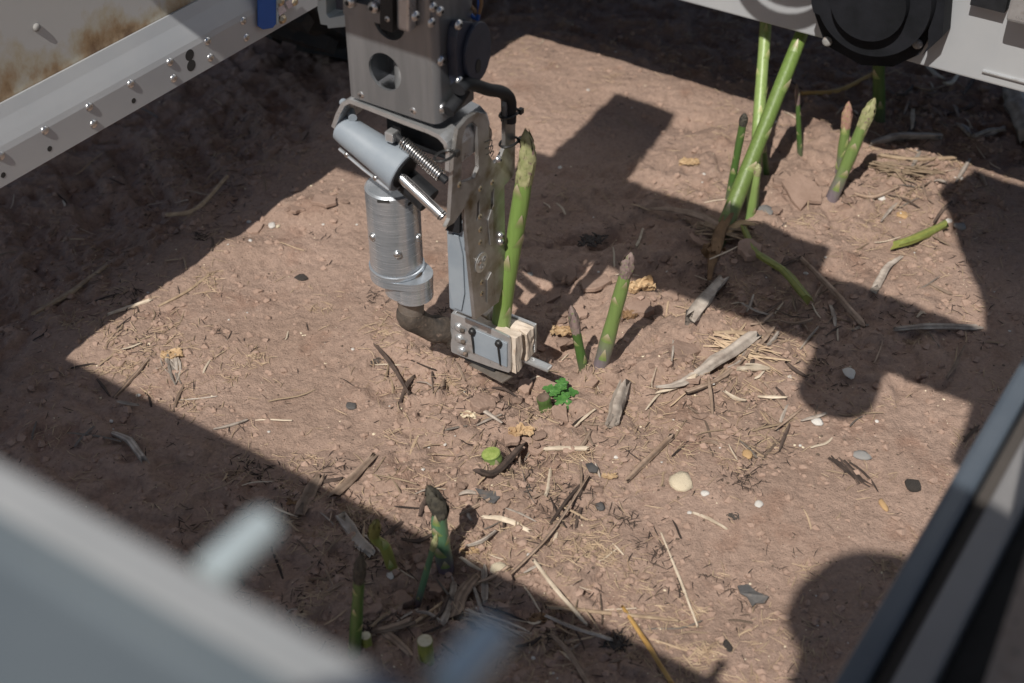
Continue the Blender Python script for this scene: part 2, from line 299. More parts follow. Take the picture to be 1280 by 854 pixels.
# ------------------------------------------------------------------ mesh helpers (world coordinates in, local to the parent out)
class MB:
    def __init__(s): s.v = []; s.f = []; s.t = None
    def add(s, vs, fs):
        o = len(s.v); s.v += [Vector(p) for p in vs]; s.f += [tuple(i + o for i in f) for f in fs]; return s
    def box(s, u0, u1, v0, v1, z0, z1):
        vs = [W(u, v, z) for z in (z0, z1) for v in (v0, v1) for u in (u0, u1)]
        return s.add(vs, [(0, 2, 3, 1), (4, 5, 7, 6), (0, 1, 5, 4), (2, 6, 7, 3), (0, 4, 6, 2), (1, 3, 7, 5)])
    def tube(s, pts, radii, n=12, cap=True, flat=1.0, updir=None, twist=0.0, closed_len=False):
        pts = [Vector(p) for p in pts]
        if not hasattr(radii, '__len__'): radii = [radii] * len(pts)
        rings = []; prev = None
        for i, p in enumerate(pts):
            d = (pts[min(i + 1, len(pts) - 1)] - pts[max(i - 1, 0)]).normalized()
            ref = updir or (prev if prev else (Z if abs(d.z) < .9 else Vector((1, 0, 0))))
            y = (ref - d * ref.dot(d)).normalized(); x = d.cross(y); prev = y
            rings.append([p + (x * math.cos(a + twist) + y * (math.sin(a + twist) * flat)) * radii[i] for a in [2 * math.pi * k / n for k in range(n)]])
        vs = [q for r in rings for q in r]; fs = []
        for i in range(len(pts) - 1):
            for k in range(n):
                a = i * n + k; b = i * n + (k + 1) % n; fs.append((a, b, b + n, a + n))
        if cap: fs += [tuple(range(n - 1, -1, -1)), tuple(range((len(pts) - 1) * n, len(pts) * n))]
        return s.add(vs, fs)
    def plate(s, loops, place, depth):
        """loops: outer outline and holes in 2-D; place((a,b)) -> point; depth: vector of the thickness"""
        L2 = [[Vector((a, b, 0)) for a, b in lp] for lp in loops]
        tris = geometry.tessellate_polygon(L2)
        flat = [q for lp in loops for q in lp]; n = len(flat)
        vs = [place(q) for q in flat] + [place(q) + depth for q in flat]
        fs = [tuple(t) for t in tris] + [tuple(i + n for i in reversed(t)) for t in tris]
        o = 0
        for lp in loops:
            k = len(lp)
            for i in range(k):
                a = o + i; b = o + (i + 1) % k; fs.append((a, b, b + n, a + n))
            o += k
        return s.add(vs, fs)
    def dome(s, c, axis, r, h, n=12, rim=.25):
        axis = axis.normalized(); ref = Z if abs(axis.z) < .9 else Vector((1, 0, 0)); x = axis.cross(ref).normalized(); y = axis.cross(x)
        rows = [(1.0, 0), (1.0, rim), (.82, .72), (.45, .95)]; vs = []
        for rr, hh in rows: vs += [c + (x * math.cos(a) + y * math.sin(a)) * (r * rr) + axis * (h * hh) for a in [2 * math.pi * k / n for k in range(n)]]
        fs = []
        for i in range(3):
            for k in range(n):
                a = i * n + k; b = i * n + (k + 1) % n; fs.append((a, b, b + n, a + n))
        fs.append(tuple(range(3 * n, 4 * n)))
        return s.add(vs, fs)
    def build(s, name, m, parent=None, smooth=False, bevel=0.0, weld=True):
        org = parent_world(parent) if parent else Vector((0, 0, 0))
        me = bpy.data.meshes.new(name); me.from_pydata([p - org for p in s.v], [], s.f)
        bm = bmesh.new(); bm.from_mesh(me)
        lay = bm.verts.layers.float.new('along') if s.t is not None else None
        if lay is not None:
            bm.verts.ensure_lookup_table()
            for i, val in enumerate(s.t): bm.verts[i][lay] = val
        elif weld: bmesh.ops.remove_doubles(bm, verts=bm.verts, dist=1e-6)
        bmesh.ops.recalc_face_normals(bm, faces=bm.faces)
        if bevel:
            ed = [e for e in bm.edges if len(e.link_faces) == 2 and e.calc_face_angle(0) > .6]
            bmesh.ops.bevel(bm, geom=ed, offset=bevel, segments=2, affect='EDGES', profile=.6, clamp_overlap=True)
        if smooth:
            for f in bm.faces: f.smooth = True
            for e in bm.edges: e.smooth = not (len(e.link_faces) == 2 and e.calc_face_angle(0) > math.radians(40))
        bm.to_mesh(me); bm.free()
        me.materials.append(MATS[m] if isinstance(m, str) else m)
        o = bpy.data.objects.new(name, me); COL.objects.link(o)
        if parent: o.parent = parent
        return o
ORG = {}
def parent_world(o):
    p = Vector((0, 0, 0))
    while o: p += Vector(o.location); o = o.parent
    return p
def tag(o, label=None, cat=None, group=None, kind=None):
    for k, v in (('label', label), ('category', cat), ('group', group), ('kind', kind)):
        if v: o[k] = v
    return o
def empty(name, loc, label, cat, group=None):
    e = bpy.data.objects.new(name, None); e.empty_display_size = .05; e.location = loc; COL.objects.link(e); return tag(e, label, cat, group)
def onV(v): return lambda q: W(q[0], v, q[1])
def onU(u): return lambda q: W(u, q[0], q[1])
def pxV(pts, v): return [on_v(x, y, v) for x, y in pts]
def pxU(pts, u): return [on_u(x, y, u) for x, y in pts]
def circle(c, r, n=28, ry=None): return [(c[0] + r * math.cos(2 * math.pi * k / n), c[1] + (ry or r) * math.sin(2 * math.pi * k / n)) for k in range(n)]
def smooth_loop(pts, it=2):
    for _ in range(it):
        q = []
        for i in range(len(pts)):
            a = pts[i]; b = pts[(i + 1) % len(pts)]
            q += [(a[0] * .75 + b[0] * .25, a[1] * .75 + b[1] * .25), (a[0] * .25 + b[0] * .75, a[1] * .25 + b[1] * .75)]
        pts = q
    return pts
def curve_pts(ctrl, n=8):
    ctrl = [Vector(p) for p in ctrl]
    if len(ctrl) < 3: return [ctrl[0].lerp(ctrl[1], i / n) for i in range(n + 1)]
    out = []; c = [ctrl[0] * 2 - ctrl[1]] + ctrl + [ctrl[-1] * 2 - ctrl[-2]]; m = len(ctrl) - 1
    for i in range(m):
        p0, p1, p2, p3 = c[i:i + 4]; k = max(2, n // m)
        for j in range(k):
            t = j / k; out.append(.5 * (2 * p1 + (p2 - p0) * t + (2 * p0 - 5 * p1 + 4 * p2 - p3) * t * t + (3 * p1 - p0 - 3 * p2 + p3) * t ** 3))
    return out + [ctrl[-1]]

# ------------------------------------------------------------------ the ground: one sheet, fine on the bed, coarse to the horizon
def axis_coords(lo, hi, step, far):
    core = list(np.arange(lo, hi + step * .5, step)); a = []; b = []; s = step; x = lo
    while x > -far: s *= 1.28; x -= s; a.append(x)
    s = step; x = core[-1]
    while x < far: s *= 1.28; x += s; b.append(x)
    return np.array(a[::-1] + core + b)
gx = axis_coords(-1.15, 1.15, .0038, 80); gy = axis_coords(.60, 2.35, .0038, 80)
X, Y = np.meshgrid(gx, gy); Hh = height(X.ravel(), Y.ravel())
nv = X.size; me = bpy.data.meshes.new('ground'); me.vertices.add(nv)
me.vertices.foreach_set('co', np.column_stack([X.ravel(), Y.ravel(), Hh]).astype(np.float32).ravel())
nx, ny = len(gx), len(gy); ii = (np.arange(ny - 1)[:, None] * nx + np.arange(nx - 1)[None, :]).ravel()
quads = np.column_stack([ii, ii + 1, ii + nx + 1, ii + nx]); nq = len(quads)
me.loops.add(nq * 4); me.polygons.add(nq)
me.loops.foreach_set('vertex_index', quads.ravel().astype(np.int32))
me.polygons.foreach_set('loop_start', (np.arange(nq) * 4).astype(np.int32)); me.polygons.foreach_set('loop_total', np.full(nq, 4, np.int32))
me.update(); me.validate()
uu = X.ravel() * U.x + Y.ravel() * U.y; vv = X.ravel() * A.x + Y.ravel() * A.y
soil_dark = np.clip(np.maximum(sstep(-1.05, -1.16, uu + perlin(X.ravel() * 9, Y.ravel() * 9) * .06) * .22, sstep(1.58, 1.72, vv + perlin(X.ravel() * 7, Y.ravel() * 7) * .15)), 0, 1)  # darker soil left of the bed and beyond the rear beam
soil_dark = np.clip(soil_dark * (.6 + 1.0 * (perlin(X.ravel() * 16, Y.ravel() * 16) + .4)), 0, 1)
at = me.attributes.new('dark_soil', 'FLOAT', 'POINT'); at.data.foreach_set('value', soil_dark.astype(np.float32))
me.polygons.foreach_set('use_smooth', np.ones(nq, bool))
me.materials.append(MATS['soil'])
ground = bpy.data.objects.new('ground', me); COL.objects.link(ground)
tag(ground, 'reddish brown crusted soil of the vegetable bed', None, None, 'structure')

# ------------------------------------------------------------------ machine frame
# side beam with rivets (left of the bed) and the body it carries
SB = empty('side_beam', W(-1.0, .9, 0), 'pale bent metal side beam with rows of rivets below the rusty panel', 'beam')
zt = on_u(125, 65, -1.012)[1]
prof = [(-1.012, zt), (-1.0085, zt - .012), (-1.004, zt - .024), (-1.0012, zt - .032), (-1.000, zt - .038), (-1.000, .2495), (-1.004, .2495), (-1.004, zt - .038), (-1.0052, zt - .033), (-1.0125, zt - .012), (-1.016, zt - .001)]
MB().plate([prof], lambda q: W(q[0], .12, q[1]), A * 1.335).build('bent_sheet', 'frame_white', SB)
for x, y in [(1, 195), (56, 163), (111, 131), (117, 155), (163, 102), (212, 75), (217, 98), (259, 49), (263, 72), (304, 26), (308, 47)]:
    v, z = on_u(x, y, -1.0)
    if z > zt - .038: z = zt - .040
    MB().dome(W(-1.0005, v, z), U, .0046, .0026).build('rivet', 'bolt', SB, True)
for x, y, r in [(237, 69, .0062), (239, 82, .0062), (167, 126, .0028), (62, 186, .0028), (4, 219, .0028)]:
    v, z = on_u(x, y, -1.0)
    MB().tube([W(-1.002, v, z), W(-.9998, v, z)], r, 16).build('hole_disc', 'dark_inside', SB)  # dark disc stands in for the shade inside a hole
SP = empty('machine_body', W(-1.35, .9, 0), 'large off-white sheet metal body panel with rust along its lower edge', 'machine body')
MB().box(-1.020, -1.0165, .12, 1.48, zt - .012, 1.30).build('body_panel', 'rusted_panel', SP)
MB().box(-1.06, -1.0215, .12, 1.48, zt - .006, 1.295).build('body_shade_shell', 'frame_white', SP)  # unseen shell behind the panel, placed to block the sun
MB().box(-1.41, -1.0605, .12, 1.48, .62, 1.293).build('body_shade_box', 'frame_white', SP)  # unseen box added to keep sun off the ground at the left
v, z = on_u(45, 34, -1.0165); MB().dome(W(-1.0162, v, z), U, .004, .003).build('rivet', 'grey_stone', SP, True)
# blue tape and crumpled foil tag on the beam
BT = empty('blue_tape', W(-1.0, 1.05, .29), 'strip of bright blue tape stuck on the side beam', 'tape')
pl = pxU([(323, -30), (345, -30), (345, 30), (341, 35), (329, 37), (323, 33)], -.996)
MB().plate([pl], onU(-.9975), U * .0015).build('tape', 'blue_tape', BT)
MB().plate([pxU([(345, -30), (347, -30), (347.5, 30), (345, 31)], -.9965)], onU(-.9985), U * .003).build('tape_edge', 'cap_pale', BT)
FT = empty('foil_tag', W(-1.0, 1.1, .28), 'crumpled lavender foil tag with brass bolts beside the blue tape', 'tag')
for k, pts in enumerate([[(347, 12), (356, 7), (360, 15), (351, 22)], [(357, 4), (372, -6), (374, 5), (362, 12)]]):
    MB().plate([pxU(pts, -.994)], onU(-.9965 + .001 * k), U * .001 + Z * .001).build('foil_sheet', 'foil', FT)
for x, y in [(353, 24), (350, 2), (367, 2)]:
    v, z = on_u(x, y, -.996); MB().dome(W(-.9975, v, z), U, .0055, .006, 6).build('brass_bolt', 'brass_bolt', FT)

# rear beam across the row with the drive motor
RB = empty('rear_beam', W(-.4, 1.47, .2), 'light grey metal beam crossing behind the tall asparagus stalks', 'beam')
zb = on_v(1060, 57, 1.46)[1]
MB().box(-1.07, .30, 1.46, 1.51, zb, .36).build('beam_body', 'frame_white', RB, bevel=.002)
MB().box(-.33, .30, 1.457, 1.4595, zb + .012, zb + .0135).build('weld_seam', 'aluminium', RB)
RH = empty('rear_shade_block', W(-.4, 1.6, .36), 'unseen pale block added above the rear beam to shade the ground behind', 'housing')  # unseen block and panel added to keep sun off the far ground
MB().box(-.998, .30, 1.475, 1.80, .3635, 1.30).build('shade_block_shell', 'frame_white', RH)
MB().box(-1.40, -.9985, 1.484, 1.50, .482, 1.30).build('rear_shade_panel', 'frame_white', RH)
DM = empty('drive_motor', W(-.465, 1.44, .26), 'round black toothed drive motor bolted to the rear beam', 'motor')
mc = on_v(1088, 2, 1.41)
pts = []
for k in range(96):
    a = 2 * math.pi * k / 96; r = .066 + (.006 if (k // 4) % 2 and math.pi * .75 < a < math.pi * 1.15 else 0); pts.append((mc[0] + r * math.cos(a), mc[1] + r * math.sin(a)))
MB().plate([pts], onV(1.415), A * .022).build('toothed_ring', 'motor_black', DM)
MB().tube([W(mc[0], 1.402, mc[1]), W(mc[0], 1.4145, mc[1])], .043, 40).build('end_cap', 'motor_black', DM, True)
MB().tube([W(mc[0], 1.4375, mc[1]), W(mc[0], 1.459, mc[1])], .062, 40).build('motor_body', 'motor_black', DM, True)
pl = pxV([(1010, -60), (1017, 20), (1030, 58), (1045, 66), (1075, 83), (1115, 85), (1147, 70), (1162, 40), (1175, -60)], 1.435)
MB().plate([pl], onV(1.4385), A * .010).build('mount_plate', 'motor_black', DM)
pl = pxV([(1163, -60), (1160, 58), (1152, 70), (1178, 46), (1186, -60)], 1.432)
MB().plate([pl], onV(1.432), A * .026).build('side_cover', 'motor_black', DM)
for x, y, vv in [(1034, 52, 1.436), (1147, 55, 1.436)]:
    u, z = on_v(x, y, vv); MB().dome(W(u, vv + .0005, z), -A, .0060, .005, 12).build('bolt', 'grey_stone', DM, True)
ck = empty('corner_block', W(-.28, 1.44, .3), 'grey metal corner block at the far right end of the rear beam', 'bracket')
MB().box(on_v(1262, 20, 1.44)[0], on_v(1330, 20, 1.44)[0], 1.425, 1.4595, on_v(1265, 20, 1.44)[1], .40).build('block', 'aluminium', ck, bevel=.003)
MB().box(on_v(1215, 0, 1.45)[0], on_v(1262, 0, 1.45)[0] - .001, 1.445, 1.4595, on_v(1235, 9, 1.45)[1], .39).build('gasket', 'black_plastic', ck)
# unseen hose loops added above the rear beam to cast arc shadows
hose = MB(); c = W(-.535, 1.22, .545)
hp = [c + U * (.060 * math.cos(a)) + Z * (.060 * math.sin(a)) + A * (.004 * a) for a in [k * .2 for k in range(0, 64)]]
hose.tube(hp, .0075, 8); hp2 = [hp[-1], hp[-1] + W(.05, .06, .12), hp[-1] + W(.02, .20, .25), hp[-1] + W(.0, .26, .30)]
hose.tube(curve_pts(hp2, 12), .0075, 8)
tag(hose.build('arc_shadow_hose', 'black_plastic', None, True), 'unseen coiled black hose added above the rear beam to cast arc shadows', 'hose')

# near beam right under the camera
NB = empty('near_beam', W(-.4, .1, .65), 'wide blurred grey aluminium beam across the bottom left foreground', 'beam')
prof = [(.133, .724), (.1325, .640), (.030, .640), (.030, .7235), (.060, .7235), (.0665, .7235), (.070, .7165), (.116, .7165), (.120, .724)]
MB().plate([[(a, b) for a, b in prof]], lambda q: W(-1.03, q[0], q[1]), U * 1.42).build('extrusion', 'beam_blue_grey', NB, bevel=.0018)
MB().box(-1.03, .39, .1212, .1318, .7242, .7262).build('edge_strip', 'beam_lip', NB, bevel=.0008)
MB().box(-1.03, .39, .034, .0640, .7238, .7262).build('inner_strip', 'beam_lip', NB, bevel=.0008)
for (x, y), m, ln, lab in [((266, 718), 'cap_pale', .019, 'pale rounded plug sticking out of the near beam'), ((560, 862), 'cap_teal', .018, 'teal rounded plug at the bottom, sticking out of the near beam')]:
    u, z = on_v(x, y, .134); p = W(u, .1335, z)
    b = MB(); b.tube([p, p + A * ln * .85, p + A * ln * .96, p + A * ln], [.0045, .0045, .0040, .0022], 20)
    o = b.build('end_plug', m, NB, True); o['label'] = lab

# right rail, a slotted extrusion along the row
RR = empty('right_rail', W(-.06, .7, .34), 'dark slotted metal rail running up the right foreground', 'rail')
us = [flat_at(x, 854, .37).dot(U) for x in (1040, 1084, 1110, 1166, 1232, 1330)]
v0, v1 = -.25, 1.4585
MB().box(us[0], us[1], v0, v1, .30, .370).build('outer_lip', 'rail_blue', RR, bevel=.004)
MB().box(us[1] + .0004, us[2], v0, v1, .30, .352).build('groove', 'rail_brown', RR)
MB().box(us[2] + .0004, us[3], v0, v1, .30, .368).build('centre_web', 'rail_grey', RR, bevel=.003)
MB().box(us[3] + .0004, us[4], v0, v1, .30, .345).build('slot_bottom', 'black_plastic', RR)
MB().box(us[4] + .0004, us[4] + .035, v0, v1, .30, .362).build('inner_lip', 'rail_brown', RR, bevel=.003)

# gantry that carries the arm (above the picture, its shadow falls across the bed)
GB = empty('gantry_beam', W(-.4, .64, .7), 'aluminium gantry beam above the picture, its shadow crossing the bed', 'beam')
MB().box(-1.01, .12, .610, .672, .698, .784).build('beam_body', 'aluminium', GB, bevel=.003)
mt = MB(); mt.tube([W(-.222, .535, .715), W(-.222, .535, .86)], .040, 24); mt.build('feed_motor', 'black_plastic', GB, True)
MB().box(-.74, -.325, .6725, .748, .690, .752).build('carriage', 'aluminium', GB, bevel=.003)
# unseen sheet added on posts, its outline shaped to cast the ragged right shadow
shadow_outline = [(-.185, 1.05), (-.195, 1.152), (-.226, 1.294), (-.248, 1.354), (-.293, 1.418), (-.319, 1.46), (-.340, 1.50), (-.372, 1.540), (-.342, 1.583), (-.350, 1.605), (.3, 1.605), (.3, 1.05)]
zc = .86; cl = smooth_loop([(a + .1367 * zc, b - .7943 * zc) for a, b in shadow_outline], 1)
FC = empty('shadow_cover', W(.0, .6, .37), 'unseen dark sheet added above the frame to cast the right shadow', 'cover')
cv = MB(); cv.plate([cl], lambda q: W(q[0], q[1], zc - .01), Z * .02); cv.build('shadow_cover_sheet', 'clothes', FC)
for v_ in (.45, .85): MB().box(us[4] + .004, us[4] + .030, v_, v_ + .03, .3623, zc - .0105).build('post', 'aluminium', FC)
CB = empty('shade_box', W(.3, 0, .73), 'unseen grey box added beside the camera to shade the right rail', 'cabinet')  # unseen box added to keep sun off the right rail
MB().box(.07, .60, -.14, .140, .7275, 1.55).build('shade_box_body', 'painted_grey', CB, bevel=.004)
MB().box(.10, .57, .1405, .146, .76, 1.50).build('shade_box_front', 'painted_grey', CB, bevel=.002)

# wheel under the machine body
WH = empty('wheel', W(-1.29, 1.535, -.03), 'dark lugged rubber wheel behind the side beam', 'wheel')
wc = W(-1.29, 1.535, .222); R = .25
tw = MB()
ring = [(-.085, .19), (-.088, .225), (-.07, .243), (0, .25), (.07, .243), (.088, .225), (.085, .19)]
n = 56; vs = []
for k in range(n):
    a = 2 * math.pi * k / n
    for du, r in ring: vs.append(wc + U * du + A * (r * math.cos(a)) + Z * (r * math.sin(a)))
fs = [(k * 7 + j, k * 7 + j + 1, ((k + 1) % n) * 7 + j + 1, ((k + 1) % n) * 7 + j) for k in range(n) for j in range(6)]
tw.add(vs, fs); tw.build('tyre', 'rubber', WH, True)
tw = MB(); tw.tube([wc - U * .06, wc + U * .062], .192, 40); tw.build('rim', 'dark_inside', WH, True)
for k in range(22):
    for sgn in (-1, 1):
        a0 = 2 * math.pi * (k + (.5 if sgn > 0 else 0)) / 22; q = []
        for du, da in ((.008, 0), (.088, .13)):
            for dd in (-.045, .045):
                for r in (.236, .266 - du * .12):
                    a = a0 + da + dd; q.append(wc + U * (sgn * du) + A * (r * math.cos(a)) + Z * (r * math.sin(a)))
        MB().add(q, [(0, 1, 3, 2), (4, 6, 7, 5), (0, 4, 5, 1), (2, 3, 7, 6), (1, 5, 7, 3), (0, 2, 6, 4)]).build('tread_lug', 'rubber', WH)

# ------------------------------------------------------------------ the picking arm
ARM = empty('picking_arm', W(-.66, .93, .0), 'metal robot arm gripping a green asparagus spear above the soil', 'robot arm')
VB = .842
uL = on_v(434, 60, VB)[0]; uR = on_v(546, 140, VB)[0]; zB = on_v(492, 139, VB)[1]; vD = on_u(592, 107, uR)[0]; zT = .80
T = .003
hc1 = on_v(481, 90, VB); hr = abs(on_v(501, 90, VB)[0] - hc1[0]); hc2 = on_v(486, 27, VB)
outer = [(uL + .001, zB + .006), (uL + .007, zB), (uR - .007, zB), (uR - .007, zT), (uL + .001, zT)]
front = MB(); front.plate([[(uL + T, zB), (uR - .008, zB), (uR - .008, zT), (uL + T, zT)], circle(hc1, hr, 36), circle(hc2, hr * .95, 36)], onV(VB), A * T)
fo = front.build('front_plate', 'steel', ARM)
cnr = [(uR - .008 + .008 * math.sin(a), VB + .008 - .008 * math.cos(a)) for a in [k * math.pi / 2 / 8 for k in range(9)]]
cin = [(uR - .008 + .005 * math.sin(a), VB + .008 - .005 * math.cos(a)) for a in [k * math.pi / 2 / 8 for k in range(8, -1, -1)]]
MB().plate([cnr + cin], lambda q: W(q[0], q[1], zB), Z * (zT - zB)).build('rounded_corner', 'steel', ARM, True)
MB().box(uR - T, uR, VB + .008, vD, zB, zT).build('side_plate', 'steel', ARM)
MB().box(uL, uL + T, VB, vD, zB, zT).build('side_plate', 'steel', ARM)
back = MB(); back.plate([[(uL + T, zB), (uR - T, zB), (uR - T, zT), (uL + T, zT)], circle((hc1[0] + .0, hc1[1] - .004), hr, 36), circle(hc2, hr * .95, 36)], onV(vD - T), A * T); back.build('back_plate', 'steel', ARM)
MB().box(uL + T, uR - T, VB + T, vD - T, zT - T, zT).build('top_plate', 'steel', ARM)
MB().box(uL + .004, uR - .004, .7482, VB - .001, .700, .776).build('carriage_link', 'steel', ARM)
ib = MB(); ib.tube([W(hc1[0] + .012, VB + .03, zB + .002), W(hc1[0] + .012, VB + .03, zB + .045)], .020, 24); ib.build('inner_bush', 'aluminium', ARM, True)
MB().box(uL + .008, uR - .012, VB + .012, vD - .012, zB + .115, zT - .02).build('inner_core', 'dark_inside', ARM)
def screw(x, y, plane, val, r=.0042, m='bolt', h=.003, parent=ARM, hexa=False):
    if plane == 'v': u, z = on_v(x, y, val); p = W(u, val, z); ax = -A
    else: v, z = on_u(x, y, val); p = W(val, v, z); ax = U
    o = MB().dome(p - ax * .0003, ax, r, h, 6 if hexa else 14).build('screw', m, parent, not hexa)
    MB().tube([p + ax * (h * .96), p + ax * (h * 1.06)], r * .38, 6).build('socket', 'dark_inside', o) if False else None
    s = MB(); s.tube([p + ax * (h * .9), p + ax * (h * 1.04)], r * .36, 6); s.build('socket', 'dark_inside', o); return o
for x, y in [(451, 119), (516, 139)]: screw(x, y, 'v', VB, .0036, h=.0012)
for x, y in [(552, 76), (554, 135)]: screw(x, y, 'u', uR, .0052)
for x, y in [(519, 20), (541, 9), (550, 14), (539, 28)]: screw(x, y, 'u', uR, .0044)
# clamp on the front of the box
VC = VB - .010
cl = MB(); cl.plate([pxV([(426, -140), (429, 17), (478, 31), (478, -140)], VC), pxV([(441, -90), (443, 3), (468, 9), (468, -90)], VC)], onV(VC), A * .0095); cl.build('clamp_plate', 'steel', ARM)
MB().plate([pxV([(478.6, -140), (478.6, 33), (494, 39), (494, -140)], VC)], onV(VC - .004), A * .0135).build('clamp_bar', 'dark_inside', ARM)
MB().plate([pxV([(496, -140), (497, 36), (513, 41), (515, -140)], VC)], onV(VC - .002), A * .0115).build('bright_bar', 'aluminium', ARM, bevel=.003)
for x, y in [(439, 1), (469, 8)]: screw(x, y, 'v', VC, .0058, h=.006)
screw(484, 24, 'v', VC - .004, .0026, h=.0012)
# white plastic clip at the left of the box
MB().plate([pxV([(391, -60), (393, 14), (397, 33), (405, 34), (406, 38), (428, 36), (428, 21), (408, 25), (404, 20), (403, -60)], VB)], onV(VB + .004), A * .024).build('plastic_clip', 'cap_pale', ARM, bevel=.001)
MB().plate([pxV([(409, -60), (409, 18), (423, 20), (424, -60)], VB)], onV(VB + .012), A * .02).build('clip_block', 'blue_black', ARM)
MB().plate([pxV([(396, -40), (386, -6), (397, 2), (402, -40)], VB)], onV(VB + .002), A * .006).build('clip_lug', 'muddy_steel', ARM)
# flange motor on the right side of the box
pl = pxU([(561, 26), (571, 23), (590, 27), (597, 40), (599, 58), (598, 78), (591, 93), (581, 100), (575, 109), (567, 110), (561, 103), (558, 75), (557, 50)], uR)
fm = MB(); fm.plate([smooth_loop(pl, 1)], onU(uR + .0004), U * .010); fm.build('side_motor', 'blue_black', ARM, bevel=.002)
pc = on_u(581, 60, uR)
fm = MB(); fm.plate([circle(pc, .019, 24, .027)], onU(uR + .0106), U * .004); fm.build('side_motor_cap', 'blue_black', ARM, bevel=.001)
fm = MB(); q = on_u(580, 77, uR); fm.plate([circle(q, .004, 16, .0065)], onU(uR + .0147), U * .0004); fm.build('motor_port', 'dark_inside', ARM)
screw(573, 31, 'u', uR + .0106, .0046); screw(574, 101, 'u', uR + .0106, .0046)
for k, m in enumerate(['rust_leaf', 'blue_tape']):
    p = plane_at(594 - 2 * k, 2 + 8 * k, W(uR, vD, 0), A)
    w_ = MB(); w_.tube(curve_pts([p + Z * .10, p + U * .006, p - U * .004 - Z * .006, p - U * .02 + A * .01], 10), .0018, 8); w_.build('wire', m, ARM, True)
# bent strap under the box and the slotted leg plate
VS = VB + .001
cp = pxV([(414, 158), (420, 141), (427, 128), (436, 124), (470, 137), (505, 151), (535, 162), (549, 169), (558, 179), (562, 192), (561, 215)], VS)
th = .0042; off = []
for i, q in enumerate(cp):
    a = Vector(cp[max(0, i - 1)]); b = Vector(cp[min(len(cp) - 1, i + 1)]); d = (b - a).normalized(); off.append((q[0] + d.y * th, q[1] - d.x * th))
MB().plate([cp + off[::-1]], onV(VS), A * .062).build('bent_strap', 'aluminium', ARM)
UP_ = on_v(561, 205, VS)[0] + .0006
outer = pxU([(562.5, 196), (558, 272), (553, 283), (563, 277), (576, 258), (590, 398), (619, 376), (630, 335), (627, 300), (626, 231), (639, 216), (640, 128), (636, 121), (629, 122), (627, 132), (627, 182), (621, 197), (613, 203), (607, 192), (606, 150), (602, 141), (592, 139), (580, 146), (568, 160)], UP_)
h1 = pxU([(573, 172), (578, 156), (586, 150), (592, 156), (594, 208), (589, 221), (572, 227)], UP_)
h2 = pxU([(592, 252), (595, 247), (595, 268), (591, 275)], UP_); h3 = pxU([(609, 240), (613, 233), (613, 255), (609, 263)], UP_)
MB().plate([outer, h1, h2, h3], onU(UP_), U * .004).build('slotted_plate', 'zinc_plate', ARM)
UQ = UP_ + .004
for x, y in [(600, 236), (600, 271), (600, 287), (600, 303), (602, 353), (602, 367), (574, 231), (615, 228)]: screw(x, y, 'u', UQ, .0028, 'brass_bolt', .0012)
for x, y in [(622, 199), (625, 294), (625, 302)]: screw(x, y, 'u', UQ, .0038, 'bolt', .004)
mc = on_u(601, 328, UQ)
md = MB(); md.plate([circle(mc, .0098, 28, .0105)], onU(UQ + .0002), U * .0008); mo = md.build('round_badge', 'aluminium', ARM)
for k in range(3):
    a = 2 * math.pi * k / 3 + .5; q = (mc[0] + .0045 * math.cos(a), mc[1] + .0045 * math.sin(a))
    MB().plate([circle(q, .0030, 14), circle(q, .0018, 14)], onU(UQ + .0011), U * .0004).build('badge_mark', 'grey_stone', mo)
for pts in ([(609, 275), (613, 262), (615, 262), (615, 300), (612, 306)], [(608, 350), (613, 340), (615, 342), (613, 372), (608, 378)]):
    MB().plate([pxU(pts, UQ)], onU(UQ + .0002), U * .0012).build('pressed_rib', 'zinc_plate', ARM)
# grey channel in front of the lower leg
vl = on_u(590, 398, UP_)[0]; zl = on_v(575, 394, vl)[1]; ztop = on_v(566, 284, vl)[1]; ul = on_v(559, 330, vl)[0]
MB().box(ul, UP_ - .0005, vl + .0005, vl + .045, zl + .002, ztop).build('channel', 'painted_grey', ARM, bevel=.002)
MB().plate([smooth_loop(pxV([(559, 291), (577, 297), (581, 391), (562, 383)], vl - .002), 1)], onV(vl - .0018), A * .002).build('channel_cover', 'painted_grey', ARM, bevel=.0005)
pl = pxV([(556, 288), (575, 263), (574, 292)], vl - .006); MB().plate([pl], onV(vl - .006), A * .004).build('pivot_gusset', 'black_plastic', ARM)
# black block standing in for the dark gap behind the strap, and the pivot pin
MB().box(uL + .012, UP_ - .012, VS + .030, VS + .058, zB - .055, zB - .010).build('gap_block', 'black_plastic', ARM, bevel=.003)
p = plane_at(585, 168, W(UP_ - .03, 0, 0), U); mp_ = MB(); mp_.tube([p - U * .02, p + U * .018], .013, 16); mp_.build('pivot_pin', 'bolt', ARM, True)
# saddle shaped actuator cover, rod and spring
def armp(x, y, v): u, z = on_v(x, y, v); return W(u, v, z)
VA = VB + .012
a0 = armp(426, 158, VA); a1 = armp(506, 215, VA); ax = (a1 - a0)
pts = [a0 + ax * t for t in (0, .02, .12, .35, .6, .85, .985, 1.0)]
sd = MB(); sd.tube(pts, [.0105, .0128, .0140, .0152, .0168, .0195, .0212, .0204], 40); sd.build('actuator_cover', 'painted_grey', ARM, True)
sd = MB(); sd.tube([a1 - ax * .004, a1 + ax * .012], .0165, 32); sd.build('cover_mouth', 'black_plastic', ARM, True)
r0 = armp(504, 224, VA - .006); r1 = armp(554, 271, VA - .006)
MB().tube([r0 - (r1 - r0) * .1, r1], .0048, 20).build('piston_rod', 'spring_steel', ARM, True)
MB().tube([r0.lerp(r1, .95), r0.lerp(r1, .97)], .0052, 20).build('rod_groove', 'black_plastic', ARM)
e0 = armp(424, 186, VA - .012); e1 = armp(487, 237, VA - .012)
